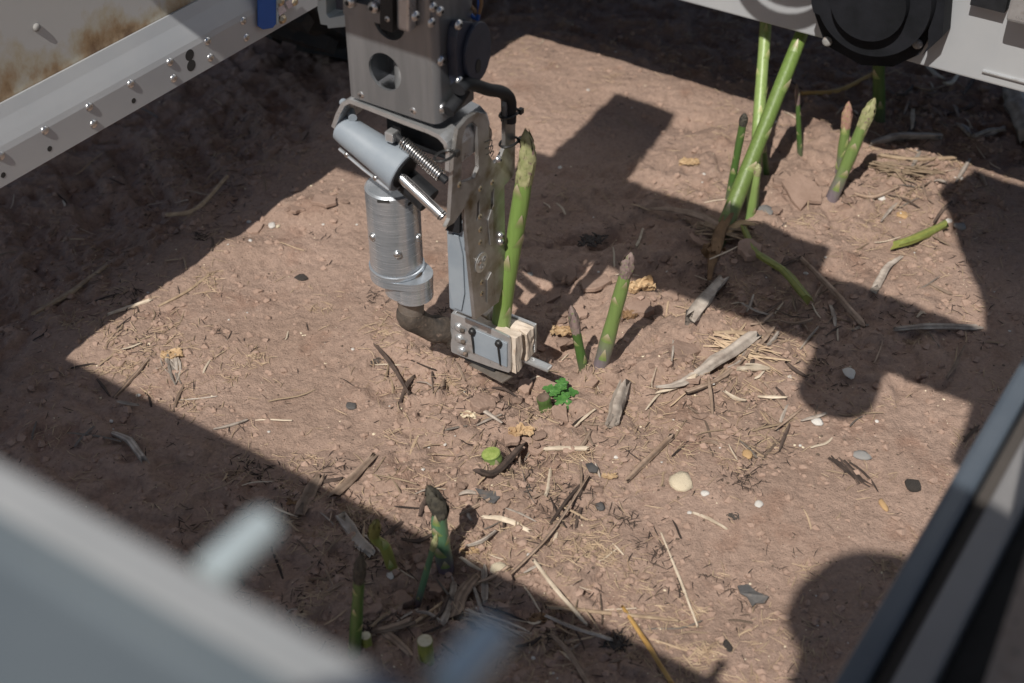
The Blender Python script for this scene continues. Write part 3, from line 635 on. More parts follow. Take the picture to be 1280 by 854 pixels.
MB().tube([e0, e0.lerp(e1, .5) - Z * .001, e1], .0016, 6).build('cover_rim', 'aluminium', ARM, True)
for t in (.15, .72):
    q = e0.lerp(e1, t); MB().dome(q, -A, .0028, .002).build('screw', 'bolt', ARM, True)
s0 = armp(503, 177, VA + .004); s1 = armp(552, 221, VA + .004); d = (s1 - s0).normalized(); xx = d.cross(A).normalized(); yy = d.cross(xx)
sp = MB(); N = 19 * 14; sp.tube([s0.lerp(s1, k / N) + (xx * math.cos(k / 14 * 2 * math.pi) + yy * math.sin(k / 14 * 2 * math.pi)) * .0054 for k in range(N + 1)], .0009, 6)
sp.build('coil_spring', 'spring_steel', ARM, True)
MB().tube([s0 - d * .008, s1 + d * .006], .0036, 12).build('spring_core', 'black_plastic', ARM, True)
MB().box((s0 - d * .010).dot(U) - .005, (s0 - d * .010).dot(U) + .004, VA - .004, VA + .010, (s0 - d * .01).z - .005, (s0 - d * .01).z + .005).build('spring_clip', 'aluminium', ARM, bevel=.0015)
p = armp(519, 235, VA + .012); MB().tube([p - d * .016, p + d * .018], .0125, 20).build('damper', 'black_plastic', ARM, True)
MB().tube(curve_pts([armp(429, 128, VA + .02), armp(437, 137, VA + .01), armp(441, 148, VA)], 6), .004, 10).build('cover_arm', 'painted_grey', ARM, True)
# turned motor barrel with eccentric flange
VM = .882
m0 = armp(495, 232, VM); m1 = armp(496, 330, VM); m0 = Vector((m1.x, m1.y, m0.z)); rm = .0262
MB().tube([m1 + Z * .002, m1 + Z * .003, m0 - Z * .002, m0], [rm - .001, rm, rm, rm - .002], 56).build('motor_barrel', 'turned_aluminium', ARM, True)
MB().tube([m1 - Z * .0035, m1 - Z * .0028, m1 + Z * .0012, m1 + Z * .002], [rm + .0008, rm + .0014, rm + .0014, rm], 56).build('barrel_lip', 'turned_aluminium', ARM, True)
def on_barrel(x, y):
    d = ray(x, y); ox, oy = C0.x - m1.x, C0.y - m1.y; a = d.x ** 2 + d.y ** 2; b = 2 * (ox * d.x + oy * d.y); c = ox * ox + oy * oy - rm * rm
    t = (-b - math.sqrt(max(0, b * b - 4 * a * c))) / (2 * a); p = C0 + d * t; return p, Vector((p.x - m1.x, p.y - m1.y, 0)).normalized()
for x, y in [(497, 318), (466, 296), (523, 297)]:
    p, nn = on_barrel(x, y); MB().dome(p - nn * .0004, nn, .0042, .0036).build('screw', 'bolt', ARM, True)
for x, y in [(479, 252), (516, 252)]:
    p, nn = on_barrel(x, y); t = Z.cross(nn); q = [p + t * a + Z * (b + a * .1) + nn * .0002 for a, b in ((-.006, .0015), (.006, .0015), (.006, -.0015), (-.006, -.0015))]
    MB().add(q + [w - nn * .003 for w in q], [(0, 1, 2, 3), (0, 4, 5, 1), (1, 5, 6, 2), (2, 6, 7, 3), (3, 7, 4, 0)]).build('vent_slot', 'dark_inside', ARM)
fc = armp(516, 352, VM); fc.z = m1.z - .0045; c2 = Vector((m1.x, m1.y, 0)); c3_ = Vector((fc.x, fc.y, 0))
hull = []
dd = (c3_ - c2); L_ = dd.length; al = math.acos(max(-1, min(1, (rm + .001 - .0205) / max(L_, 1e-4)))) if L_ > abs(rm - .0205) else 1.5; base = math.atan2(dd.y, dd.x)
for k in range(33): a = base + al + (2 * math.pi - 2 * al) * k / 32; hull.append((c2.x + (rm + .001) * math.cos(a), c2.y + (rm + .001) * math.sin(a)))
for k in range(25): a = base - al + 2 * al * k / 24; hull.append((c3_.x + .0205 * math.cos(a), c3_.y + .0205 * math.sin(a)))
MB().plate([hull], lambda q: Vector((q[0], q[1], m1.z - .0120)), Z * .0084).build('eccentric_flange', 'turned_aluminium', ARM, bevel=.0012)
dr = MB(); dr.tube([Vector((fc.x, fc.y, m1.z - .030)), Vector((fc.x, fc.y, m1.z - .0122))], .0200, 44); dr.build('flange_drum', 'turned_aluminium', ARM, True)
dr = MB(); pm = c2.lerp(c3_, .55); dr.tube([Vector((pm.x, pm.y, m1.z - .027)), Vector((pm.x, pm.y, m1.z - .0123))], .0215, 40); dr.build('drum_web', 'turned_aluminium', ARM, True)
bb = MB(); bb.dome(Vector((fc.x, fc.y, m1.z - .0034)), Z, .010, .005, 16); bb.build('flange_bolt', 'muddy_iron', ARM, True)
sh = MB(); sc = Vector((fc.x, fc.y, 0)) - U * .004; sh.tube([Vector((sc.x, sc.y, m1.z - .058)), Vector((sc.x, sc.y, m1.z - .0302))], [.0125, .0140], 32); sh.build('lower_shaft', 'muddy_steel', ARM, True)
VJ = .906
k0 = Vector((sc.x, sc.y, m1.z - .060)); k3 = armp(566, 418, VJ + .012)
ka = MB(); kp = curve_pts([k0 + Z * .012, k0, k0.lerp(k3, .4) - Z * .004, k0.lerp(k3, .75), k3], 16)
ka.tube(kp, [.0135 - .0012 * math.cos(i * .9) + .0005 * random.random() for i in range(len(kp))], 24); ka.build('knuckle_arm', 'muddy_iron', ARM, True)
# gripper jaws
jo = pxV([(563, 393), (565, 391), (634, 420), (637, 424), (638, 464), (635, 467), (566, 442), (563, 438)], VJ)
MB().plate([smooth_loop(jo, 1)], onV(VJ), A * .003).build('jaw_plate', 'aluminium', ARM, bevel=.0008)
ji = pxV([(590, 412), (633, 430), (633, 460), (590, 441)], VJ - .002)
MB().plate([ji], onV(VJ - .0014), A * .0012).build('jaw_cover', 'painted_grey', ARM, bevel=.0004)
ja = on_v(563, 393, VJ); jb = on_v(638, 424, VJ); jz = (on_v(600, 455, VJ)[1]); jt = on_v(600, 407, VJ)[1]
MB().box(ja[0], ja[0] + .004, VJ + .0032, VJ + .030, jz + .006, jt).build('jaw_side', 'aluminium', ARM, bevel=.0008)
for x, y in [(573, 409), (574, 423), (577, 438)]:
    u, z = on_v(x, y, VJ); MB().dome(W(u, VJ + .0003, z), -A, .0050, .0034, 16).build('rivet', 'aluminium', ARM, True)
    MB().tube([W(u + .004, VJ - .0026, z - .001), W(u + .008, VJ - .0012, z - .001)], .0022, 8).build('hole_lip', 'muddy_iron', ARM, True)
for x, y0, y1 in [(592, 413, 440), (625, 428, 455)]:
    u, z = on_v(x, y0, VJ); u2, z2 = on_v(x + 1.5, y1, VJ)
    t = MB(); t.dome(W(u, VJ - .0012, z), -A, .0042, .0050, 10); t.tube(curve_pts([W(u, VJ - .004, z - .002), W(u + .001, VJ - .0036, (z + z2) / 2), W(u2, VJ - .0016, z2)], 6), .0016, 6, flat=.6); t.build('zip_tie', 'zip_tie', ARM, True)
def wood_block(name, u0, u1, v0, v1, z0, z1, seed):
    r = random.Random(seed); b = MB(); nu, nz = 7, 5; vs = []
    m = bmesh.new(); bmesh.ops.create_cube(m, size=1); bmesh.ops.subdivide_edges(m, edges=m.edges, cuts=3, use_grid_fill=True)
    for w in m.verts:
        c = w.co; j = lambda s: (r.random() - .5) * s
        vs.append(W(u0 + (c.x + .5) * (u1 - u0) + j(.0022), v0 + (c.y + .5) * (v1 - v0) + j(.0026), z0 + (c.z + .5) * (z1 - z0) + j(.0020)))
    m.verts.index_update(); b.add(vs, [tuple(w.index for w in f.verts) for f in m.faces]); m.free()
    return b.build(name, 'wood_pad', ARM, bevel=.0006)
ue = jb[0] + .0035; ztj = jt - .0005
wood_block('wood_pad', ja[0] + .020, ue, VJ + .0045, VJ + .0165, jz + .002, on_v(615, 411, VJ + .01)[1] + .004, 3)
pz = (jz + .004, jz + .058)
wood_block('wood_pad', ue - .040, ue + .001, VJ + .0235, VJ + .0370, jz + .006, on_v(645, 406, VJ + .03)[1], 5)
wood_block('wood_pad', ja[0] + .012, ue - .046, VJ + .0215, VJ + .036, jz + .010, on_v(600, 392, VJ + .025)[1] + .004, 8)
MB().box(ja[0] + .01, ue + .001, VJ + .0385, VJ + .0425, jz + .006, on_v(650, 399, VJ + .04)[1] + .001).build('rear_jaw_plate', 'aluminium', ARM, bevel=.0012)
f0 = W(ue - .02, VJ + .030, jz + .004); MB().box(ue - .030, ue + .026, VJ + .024, VJ + .034, jz + .0015, jz + .0055).build('ejector_bar', 'aluminium', ARM, bevel=.0015)
MB().box(ja[0] + .012, ja[0] + .050, VJ + .004, VJ + .030, jz - .008, jz + .0015).build('blade_holder', 'black_plastic', ARM, bevel=.002)
bl = MB(); bl.plate([[(ja[0] + .02, VJ + .002), (ja[0] + .065, VJ - .003), (ja[0] + .068, VJ + .012), (ja[0] + .03, VJ + .02)]], lambda q: W(q[0], q[1], jz - .0105), Z * .0018); bl.build('blade', 'muddy_steel', ARM)
# taped hose over the right prong
tp = [plane_at(*q, W(UP_ + .002, 0, 0), U) for q in [(572, 112), (584, 104), (610, 112), (627, 115), (635, 123), (636, 138), (635.5, 152)]]
tb = MB(); tb.tube(curve_pts(tp, 24), .0076, 16, flat=.75); tb.build('taped_hose', 'black_plastic', ARM, True)
tb = MB(); tp2 = [plane_at(*q, W(UP_ - .004, 0, 0), U) for q in [(560, 140), (574, 122), (580, 112)]]; tb.tube(curve_pts(tp2, 8), .006, 12); tb.build('hose_end', 'black_plastic', ARM, True)
for x, y, pr in [(634, 141, UQ), (634, 177, UQ), (553, 194, UP_)]:
    v, z = on_u(x, y, UP_); ring = [W(UP_ + .002 + .0075 * math.cos(a), v + .0105 * math.sin(a), z + .001 * math.cos(a)) for a in [k * 2 * math.pi / 20 for k in range(21)]]
    t = MB(); t.tube(ring, .0013, 6); t.build('zip_tie', 'zip_tie', ARM, True)
    MB().box(UQ + .003, UQ + .007, v + .006, v + .011, z - .002, z + .003).build('tie_head', 'zip_tie', ARM)
for k in range(3):
    p = plane_at(614 - k, 196 - 3 * k, W(UQ, 0, 0), U); MB().tube(curve_pts([p, p + A * .004 + Z * (.004 + .003 * k), p - A * .008 + Z * (.006 + .004 * k)], 6), .0005, 5).build('loose_wire', 'zip_tie', ARM)

def adopt(thing, table):
    byname = {}
    for c in list(thing.children): byname.setdefault(c.name.split('.')[0], []).append(c)
    for part, subs in table.items():
        p = byname[part][0]
        for sname in subs:
            for c in byname.get(sname, []): c.parent = p
adopt(ARM, {'motor_barrel': ['vent_slot', 'barrel_lip'], 'eccentric_flange': ['flange_bolt', 'flange_drum', 'drum_web'], 'jaw_plate': ['rivet', 'hole_lip', 'jaw_cover', 'jaw_side'], 'side_motor': ['side_motor_cap', 'motor_port'],
            'actuator_cover': ['cover_rim', 'cover_mouth', 'cover_arm'], 'piston_rod': ['rod_groove'], 'coil_spring': ['spring_core', 'spring_clip'], 'channel': ['channel_cover'], 'slotted_plate': ['pressed_rib', 'loose_wire'], 'taped_hose': ['hose_end', 'tie_head'], 'blade_holder': ['blade']})
adopt(WH, {'tyre': ['tread_lug']})

# ------------------------------------------------------------------ wording for the loose bits: where each one lies
MARKS = [('the gripper', 600, 440), ('the weed', 700, 498), ('the purple tipped spear', 750, 440), ('the large peeled stalk', 885, 465), ('the thick leaning stalk', 905, 285), ('the far right spear pair', 1045, 235), ('the cream stone', 850, 604),
         ('the lime green stump', 615, 570), ('the drooping spear', 552, 690), ('the yellow green shoot', 480, 690), ('the pale plug', 310, 680), ('the teal plug', 600, 820), ('the dry pale stump', 532, 812), ('the bark flake', 1065, 595),
         ('the black flake', 941, 747), ('the dark brown lump', 376, 348), ('the side beam', 180, 130), ('the left shadow corner', 75, 450), ('the rear beam', 1150, 80), ('the black hollow', 738, 302), ('the fat grey stick', 1130, 180),
         ('the cut green piece', 1148, 305), ('the yellow fallen stalk', 970, 345), ('the right rail', 1180, 600), ('the arm shadow tip', 800, 110), ('the head shadow', 1060, 720), ('the straw bundle', 620, 780), ('the golden stalk', 806, 806), ('the motor barrel', 495, 290)]
USED = {}
def where(x, y):
    m = min(MARKS, key=lambda q: math.hypot(q[1] - x, (q[2] - y) * 1.2)); dx, dy = x - m[1], y - m[2]; d = math.hypot(dx, dy)
    far = 'touching' if d < 14 else 'close' if d < 45 else 'some way' if d < 110 else 'far'
    a = math.degrees(math.atan2(-dy, dx)) % 360; side = ['right of', 'above and right of', 'above', 'above and left of', 'left of', 'below and left of', 'below', 'below and right of'][int((a + 22.5) // 45) % 8]
    return f'touching {m[0]}' if far == 'touching' else f'{far} {side} {m[0]}'
def unique(base, x, y, extras=()):
    w = base + ' ' + where(x, y)
    for e in list(extras) + ['', 'too']:
        if w not in USED: break
        w = base + ' ' + where(x, y) + (', ' + e if e else '')
    USED[w] = 1; return w

# ------------------------------------------------------------------ asparagus
def spear(name, label, foot, tip, r0, r1, stem='stem_green', tipm='tip_olive', head=.2, bracts=5, via=None, group='asparagus spears on the bed', bract_m='bract', seed=0, sink=.012, cut=False, head_w=1.12, dark_ring=False):
    """foot, tip: points; via: points between; head: share of the length taken by the scaly tip"""
    r = random.Random(seed * 31 + 5); foot = Vector(foot); tip = Vector(tip)
    e = empty(name, foot, label, 'asparagus', group)
    ctrl = [foot] + [Vector(q) for q in (via or [])] + [tip]
    path = curve_pts([foot + (foot - ctrl[1]).normalized() * sink] + ctrl, 26)
    ln = [0.0]
    for a, b in zip(path, path[1:]): ln.append(ln[-1] + (b - a).length)
    tot = ln[-1]
    def at(t):
        t = max(0, min(1, t)) * tot
        for i in range(len(ln) - 1):
            if ln[i + 1] >= t:
                k = (t - ln[i]) / max(1e-9, ln[i + 1] - ln[i]); return path[i].lerp(path[i + 1], k), (path[i + 1] - path[i]).normalized()
        return path[-1], (path[-1] - path[-2]).normalized()
    def rad(t): return r0 + (r1 - r0) * (t ** 1.3) + r0 * .03 * math.sin(t * 17 + seed)
    stop = 1.0 if cut else 1 - head * .9; n = 30; sides = 16
    ps = [at(stop * i / n)[0] for i in range(n + 1)]; rs = [rad(stop * i / n) for i in range(n + 1)]
    b = MB(); b.tube(ps, rs, sides); b.t = [stop * (i // sides) / n for i in range((n + 1) * sides)]
    b.build('stem', stem, e, True)
    if cut:
        p, d = at(1.0); c = MB(); c.tube([p - d * .0004, p + d * .0010, p + d * .0016, p + d * .0019], [rs[-1] * .97, rs[-1] * .90, rs[-1] * .62, rs[-1] * .25], 16); c.build('cut_face', cut, e, True)
    else:
        hb = MB(); m = 9
        prof = [(0, .98), (.12, 1.03), (.3, head_w), (.5, head_w * .92), (.7, .72), (.85, .46), (.95, .22), (1, .04)]
        hb.tube([at(1 - head + head * t)[0] for t, _ in prof], [rad(1 - head) * w * .88 for _, w in prof], 14)
        rows = 11
        for k in range(rows):                                     # overlapping scales of the bud
            t = k / rows; w = np.interp(t, [q[0] for q in prof], [q[1] for q in prof]) * rad(1 - head); p, d = at(1 - head + head * t)
            ref = Vector((1, 0, 0)) if abs(d.x) < .8 else Z; x = d.cross(ref).normalized(); y = d.cross(x); cnt = 5 if k < 6 else 3
            for j in range(cnt):
                a = 2 * math.pi * (j + .5 * (k % 2)) / cnt + r.random() * .5; o = x * math.cos(a) + y * math.sin(a); s = d.cross(o)
                hl = head * tot * (.34 + .08 * r.random()) * min(1, (1.06 - t) / .42); wd = w * .50
                q0 = p + o * w * .90; q1 = p + d * hl * .45 + o * (w * .97); q2 = p + d * hl + o * (w * np.interp(t + .25, [0, .6, 1.0], [1.0, .8, .15]))
                hb.add([q0 - s * wd * .8, q0 + s * wd * .8, q1 + s * wd, q1 - s * wd, q2, q1 + o * w * .10], [(0, 1, 5), (1, 2, 5), (0, 5, 3), (5, 2, 4), (3, 5, 4)])
        hb.build('tip', tipm, e, True, weld=False)
    for k in range(bracts):                                       # papery scale leaves at the nodes
        t = (.16 + (stop - .12) * (k + .3 * r.random()) / max(1, bracts)) if not cut else .3 + .5 * k / max(1, bracts)
        p, d = at(t); w = rad(t); ref = Vector((0, 1, 0)); x = (ref - d * ref.dot(d)).normalized(); y = d.cross(x)
        a = -math.pi / 2 + (r.random() - .5) * 3.0 + math.pi / 2 * 0; a = math.pi + (r.random() - .5) * 2.4
        vs = []; rows2 = 4; cols = 5; H_ = w * (1.4 + .7 * r.random())
        for i in range(rows2):
            tt = i / (rows2 - 1); half = (.55 + .35 * (k % 2)) * (1 - tt) ** .8 * (1 - .3 * tt) + .03
            for j in range(cols):
                aa = a + half * (j / (cols - 1) * 2 - 1); o = x * math.cos(aa) + y * math.sin(aa); vs.append(p + d * (H_ * tt) + o * (w * (1.02 + .16 * tt)))
        fs = [(i * cols + j, i * cols + j + 1, (i + 1) * cols + j + 1, (i + 1) * cols + j) for i in range(rows2 - 1) for j in range(cols - 1)]
        c = MB(); c.add(vs, fs); c.t = [i / (rows2 - 1) for i in range(rows2) for j in range(cols)]; c.build('bract', bract_m, e, True)
    return e
def upright(fx, fy, tx, ty, lean=0.0, h=0.0):
    f = ground_at(fx, fy); n = Vector((0, 1, 0)); t = plane_at(tx, ty, f + Vector((0, lean, 0)), n); return f, t
def sp(name, label, f, t, r0, r1, lean=0.0, via=(), **k):
    fo, ti = upright(*f, *t, lean=lean); vi = [plane_at(x, y, fo + Vector((0, lean * fr, 0)), Vector((0, 1, 0))) for x, y, fr in via]
    px = (fo - C0).length / FPX
    return spear(name, label, fo, ti, r0 * px, r1 * px, via=vi, **k)
hf = plane_at(626, 408, W(0, VJ + .0205, 0), A); ht = plane_at(657, 164, hf, Vector((0, 1, 0)))
spear('asparagus_spear', 'thick green asparagus spear held upright between the wooden jaw pads', hf, ht, .0102, .0068, 'stem_green', 'tip_olive', .235, 6, via=[plane_at(x_, y_, hf, Vector((0, 1, 0))) for x_, y_ in ((632, 355), (643, 298), (654, 232), (659, 198))], group=None, seed=2, sink=.03, head_w=1.0)
f = ground_at(903, 292); t = plane_at(1003, 40, W(0, 1.490, 0), A)
spear('asparagus_stalk', 'tall thick leaning green asparagus stalk passing behind the rear beam', f, t + (t - f) * .5, .0102, .0068, 'stem_brown_foot', 'tip_olive', .08, 7, group='asparagus spears on the bed', seed=4)
f = ground_at(940, 262); t = plane_at(957, 34, W(0, 1.500, 0), A)
spear('asparagus_stalk', 'upright pale green stalk with side buds behind the thick leaning stalk', f, t + (t - f) * .35, .0072, .0074, 'stem_pale', 'tip_olive', .2, 10, bract_m='yellow_bract', seed=6)
bp = t
for k in range(10):                                                # ferny side buds of that stalk
    pass
sp('asparagus_spear', 'slim green spear with a withered black tip left of the thick stalk', (911, 248), (931, 142), 4.6, 4.6, head=.13, stem='stem_dark', tipm='tip_dark', bracts=4, seed=8)
sp('asparagus_shoot', 'short bright green shoot low behind the thick leaning stalk', (938, 268), (948, 205), 6, 4, stem='stem_pale', head=.2, bracts=2, seed=9)
sp('asparagus_shoot', 'small grey green shoot standing right of the thick stalk foot', (958, 218), (954, 178), 4, 3, stem='stem_dark', head=.25, bracts=1, seed=10)
sp('asparagus_spear', 'very thin green spear standing alone between the tall stalks and the leaning pair', (1000, 192), (996, 105), 3.4, 2.6, stem='stem_dark', head=.28, bracts=3, tipm='tip_purple', seed=11)
sp('asparagus_spear', 'leaning green spear with an olive tip, front one of the far right pair', (1041, 246), (1093, 124), 7.8, 6.6, stem='stem_purple_foot', head=.27, bracts=5, seed=12)
sp('asparagus_spear', 'pointed spear with a rosy tip, rear one of the far right pair', (1050, 216), (1061, 128), 6.4, 5.4, stem='stem_purple_foot', tipm='tip_rose', head=.34, bracts=4, bract_m='yellow_bract', seed=13)
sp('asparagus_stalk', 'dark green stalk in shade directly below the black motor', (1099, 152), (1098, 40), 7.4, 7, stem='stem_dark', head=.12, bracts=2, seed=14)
sp('asparagus_spear', 'green spear with a grey purple tip beside the small leafy weed', (751, 457), (789, 316), 10, 7.0, stem='stem_purple_foot', tipm='tip_purple', head=.19, bracts=5, seed=15)
sp('asparagus_spear', 'short spear with a withered pointed tip, left of the purple tipped spear', (729, 459), (714, 383), 6.4, 5.0, stem='stem_dark', tipm='tip_purple', head=.40, bracts=2, seed=16)
sp('asparagus_spear', 'blue green spear with a drooping dark tip, near the shadow edge', (557, 712), (535, 608), 11, 8.5, stem='stem_blue', tipm='tip_dark', head=.34, bracts=5, via=((549, 655, .4), (550, 640, .5)), seed=17)
sp('asparagus_shoot', 'thin dark green shoot leaning on the drooping spear', (521, 758), (546, 668), 4.6, 3.2, stem='stem_blue', head=.2, bracts=2, seed=18)
sp('asparagus_shoot', 'stubby bent yellow green shoot left of the drooping spear', (489, 708), (471, 650), 7.5, 6.0, stem='stem_yellow', tipm='stem_yellow', head=.3, bracts=2, via=((481, 684, .3), (468, 672, .5)), bract_m='yellow_bract', seed=19)
sp('asparagus_spear', 'dark spear with a purple tip rising just above the near beam', (443, 815), (451, 694), 8.2, 5.6, stem='stem_dark', tipm='tip_dark', head=.25, bracts=4, seed=20)
sp('asparagus_stump', 'cut asparagus stump with a bright lime green top', (617, 579), (613.5, 567), 13, 12, stem='stem_purple_foot', cut='cut_face', bracts=1, head=0, group='cut asparagus stumps', seed=21)
sp('asparagus_stump', 'dry pale cut stump standing among chips near the teal plug', (533, 822), (531, 801), 9.5, 9.5, stem='stem_yellow', cut='dry_cut', bracts=1, head=0, group='cut asparagus stumps', seed=22)
sp('asparagus_stump', 'small hollow dry stump beside the dark spear at the near beam', (459, 808), (457, 795), 6.5, 6.5, stem='stem_yellow', cut='dry_cut', bracts=0, head=0, group='cut asparagus stumps', seed=23)
sp('asparagus_stump', 'brownish stump in the gripper shadow left of the weed', (683, 512), (679, 497), 9, 8.6, stem='stem_dark', cut='stick', bracts=1, head=0, group='cut asparagus stumps', seed=24)

# leafy weed
def leaf(mb, base, direction, length, width, lobes=3, droop=.25, seed=0):
    r = random.Random(seed); d = Vector(direction).normalized(); s = d.cross(Z).normalized(); nrm = s.cross(d); n = 18; L_, R_ = [], []; mid = []
    for i in range(n + 1):
        t = i / n; w = width * (math.sin(math.pi * min(1, t * .93 + .05)) ** .7) * (1 + .26 * math.cos(t * lobes * 2 * math.pi + .6)) * (.97 + .06 * r.random())
        p = base + d * (length * t) + Z * (-droop * length * t * t) + nrm * 0
        mid.append(p - Z * width * .16); L_.append(p + s * w + Z * .0004 * math.sin(i * 3)); R_.append(p - s * w + Z * .0004 * math.cos(i * 2))
    vs = mid + L_ + R_; fs = []
    for i in range(n): fs += [(i, i + 1, n + 1 + i + 1, n + 1 + i), (i, 2 * (n + 1) + i, 2 * (n + 1) + i + 1, i + 1)]
    mb.add(vs, fs)
wf = ground_at(700, 500); WD = empty('weed', wf, 'small bright green lobed weed seedling in the middle of the bed', 'weed')
wb = MB(); wb.tube([wf - Z * .01, wf + Z * .012], [.0016, .0012], 8); wb.build('stem', 'weed_leaf', WD, True)
for k, (a, l_, w_, up) in enumerate([(8, .024, .0085, .10), (-78, .028, .0100, -.05), (160, .024, .0080, .15), (80, .024, .0078, .3), (215, .018, .0060, .1), (40, .012, .0045, .6), (-35, .011, .004, .6)]):
    b = MB(); leaf(b, wf + Z * (.010 + .001 * k), Vector((math.cos(math.radians(a)), math.sin(math.radians(a)), up)), l_ * .82, w_ * .80, 3, .20, k); b.build('leaf', 'weed_leaf', WD, True)

# ------------------------------------------------------------------ sticks, straw, stones
def stick_mesh(pts, r, n=8, flat=1.0, jitter=.12, seed=0, split=False):
    q = random.Random(seed); b = MB(); m = len(pts); rr = r if hasattr(r, '__len__') else [r] * m
    rr = list(np.interp(np.linspace(0, 1, m), np.linspace(0, 1, len(rr)), rr))
    b.tube(pts, rr, n, flat=flat, updir=Z); prof = [1 + q.uniform(-.22, .18) for _ in range(n)]; prof2 = [q.random() for _ in range(n)]
    for i in range(m):
        d = (pts[min(i + 1, m - 1)] - pts[max(i - 1, 0)]).normalized()
        for k in range(n):
            w = b.v[i * n + k]; o = w - pts[i]; f = prof[k] * (1 + jitter * q.uniform(-1, 1)); e = q.uniform(-1.6, 1.6) * rr[i] if i in (0, m - 1) else 0
            b.v[i * n + k] = pts[i] + o * f + d * e
    b.t = [prof2[k % n] for k in range(m * n)]; return b
def stick(name, label, cat, pxs, rpx, m, flat=1.0, n=13, lift=0.0, group=None, seed=0, seg=9):
    ps = curve_pts([ground_at(x, y) for x, y in pxs], seg); k = (ps[0] - C0).length / FPX; r = [w * k for w in rpx] if hasattr(rpx, '__len__') else rpx * k
    rm_ = (sum(r) / len(r)) if hasattr(r, '__len__') else r
    out = []; q = random.Random(seed); za = drop(ps[0]).z; zb_ = drop(ps[-1]).z; hs_ = [drop(p).z for p in ps]; ch = [za + (zb_ - za) * i / (len(ps) - 1) for i in range(len(ps))]
    up_ = max(0.0, max(a - b for a, b in zip(hs_, ch))) * .95
    for i, p in enumerate(ps):
        g_ = Vector((p.x, p.y, ch[i] + up_)); out.append(Vector((p.x, p.y, g_.z + rm_ * flat * (.62 if flat > .6 else .35) + lift)) + Vector((q.uniform(-1, 1), q.uniform(-1, 1), 0)) * rm_ * .10)
    o = stick_mesh(out, r, n, flat, .14, seed).build(name, m, None, True); return tag(o, label, cat, group)
S = 'stick'
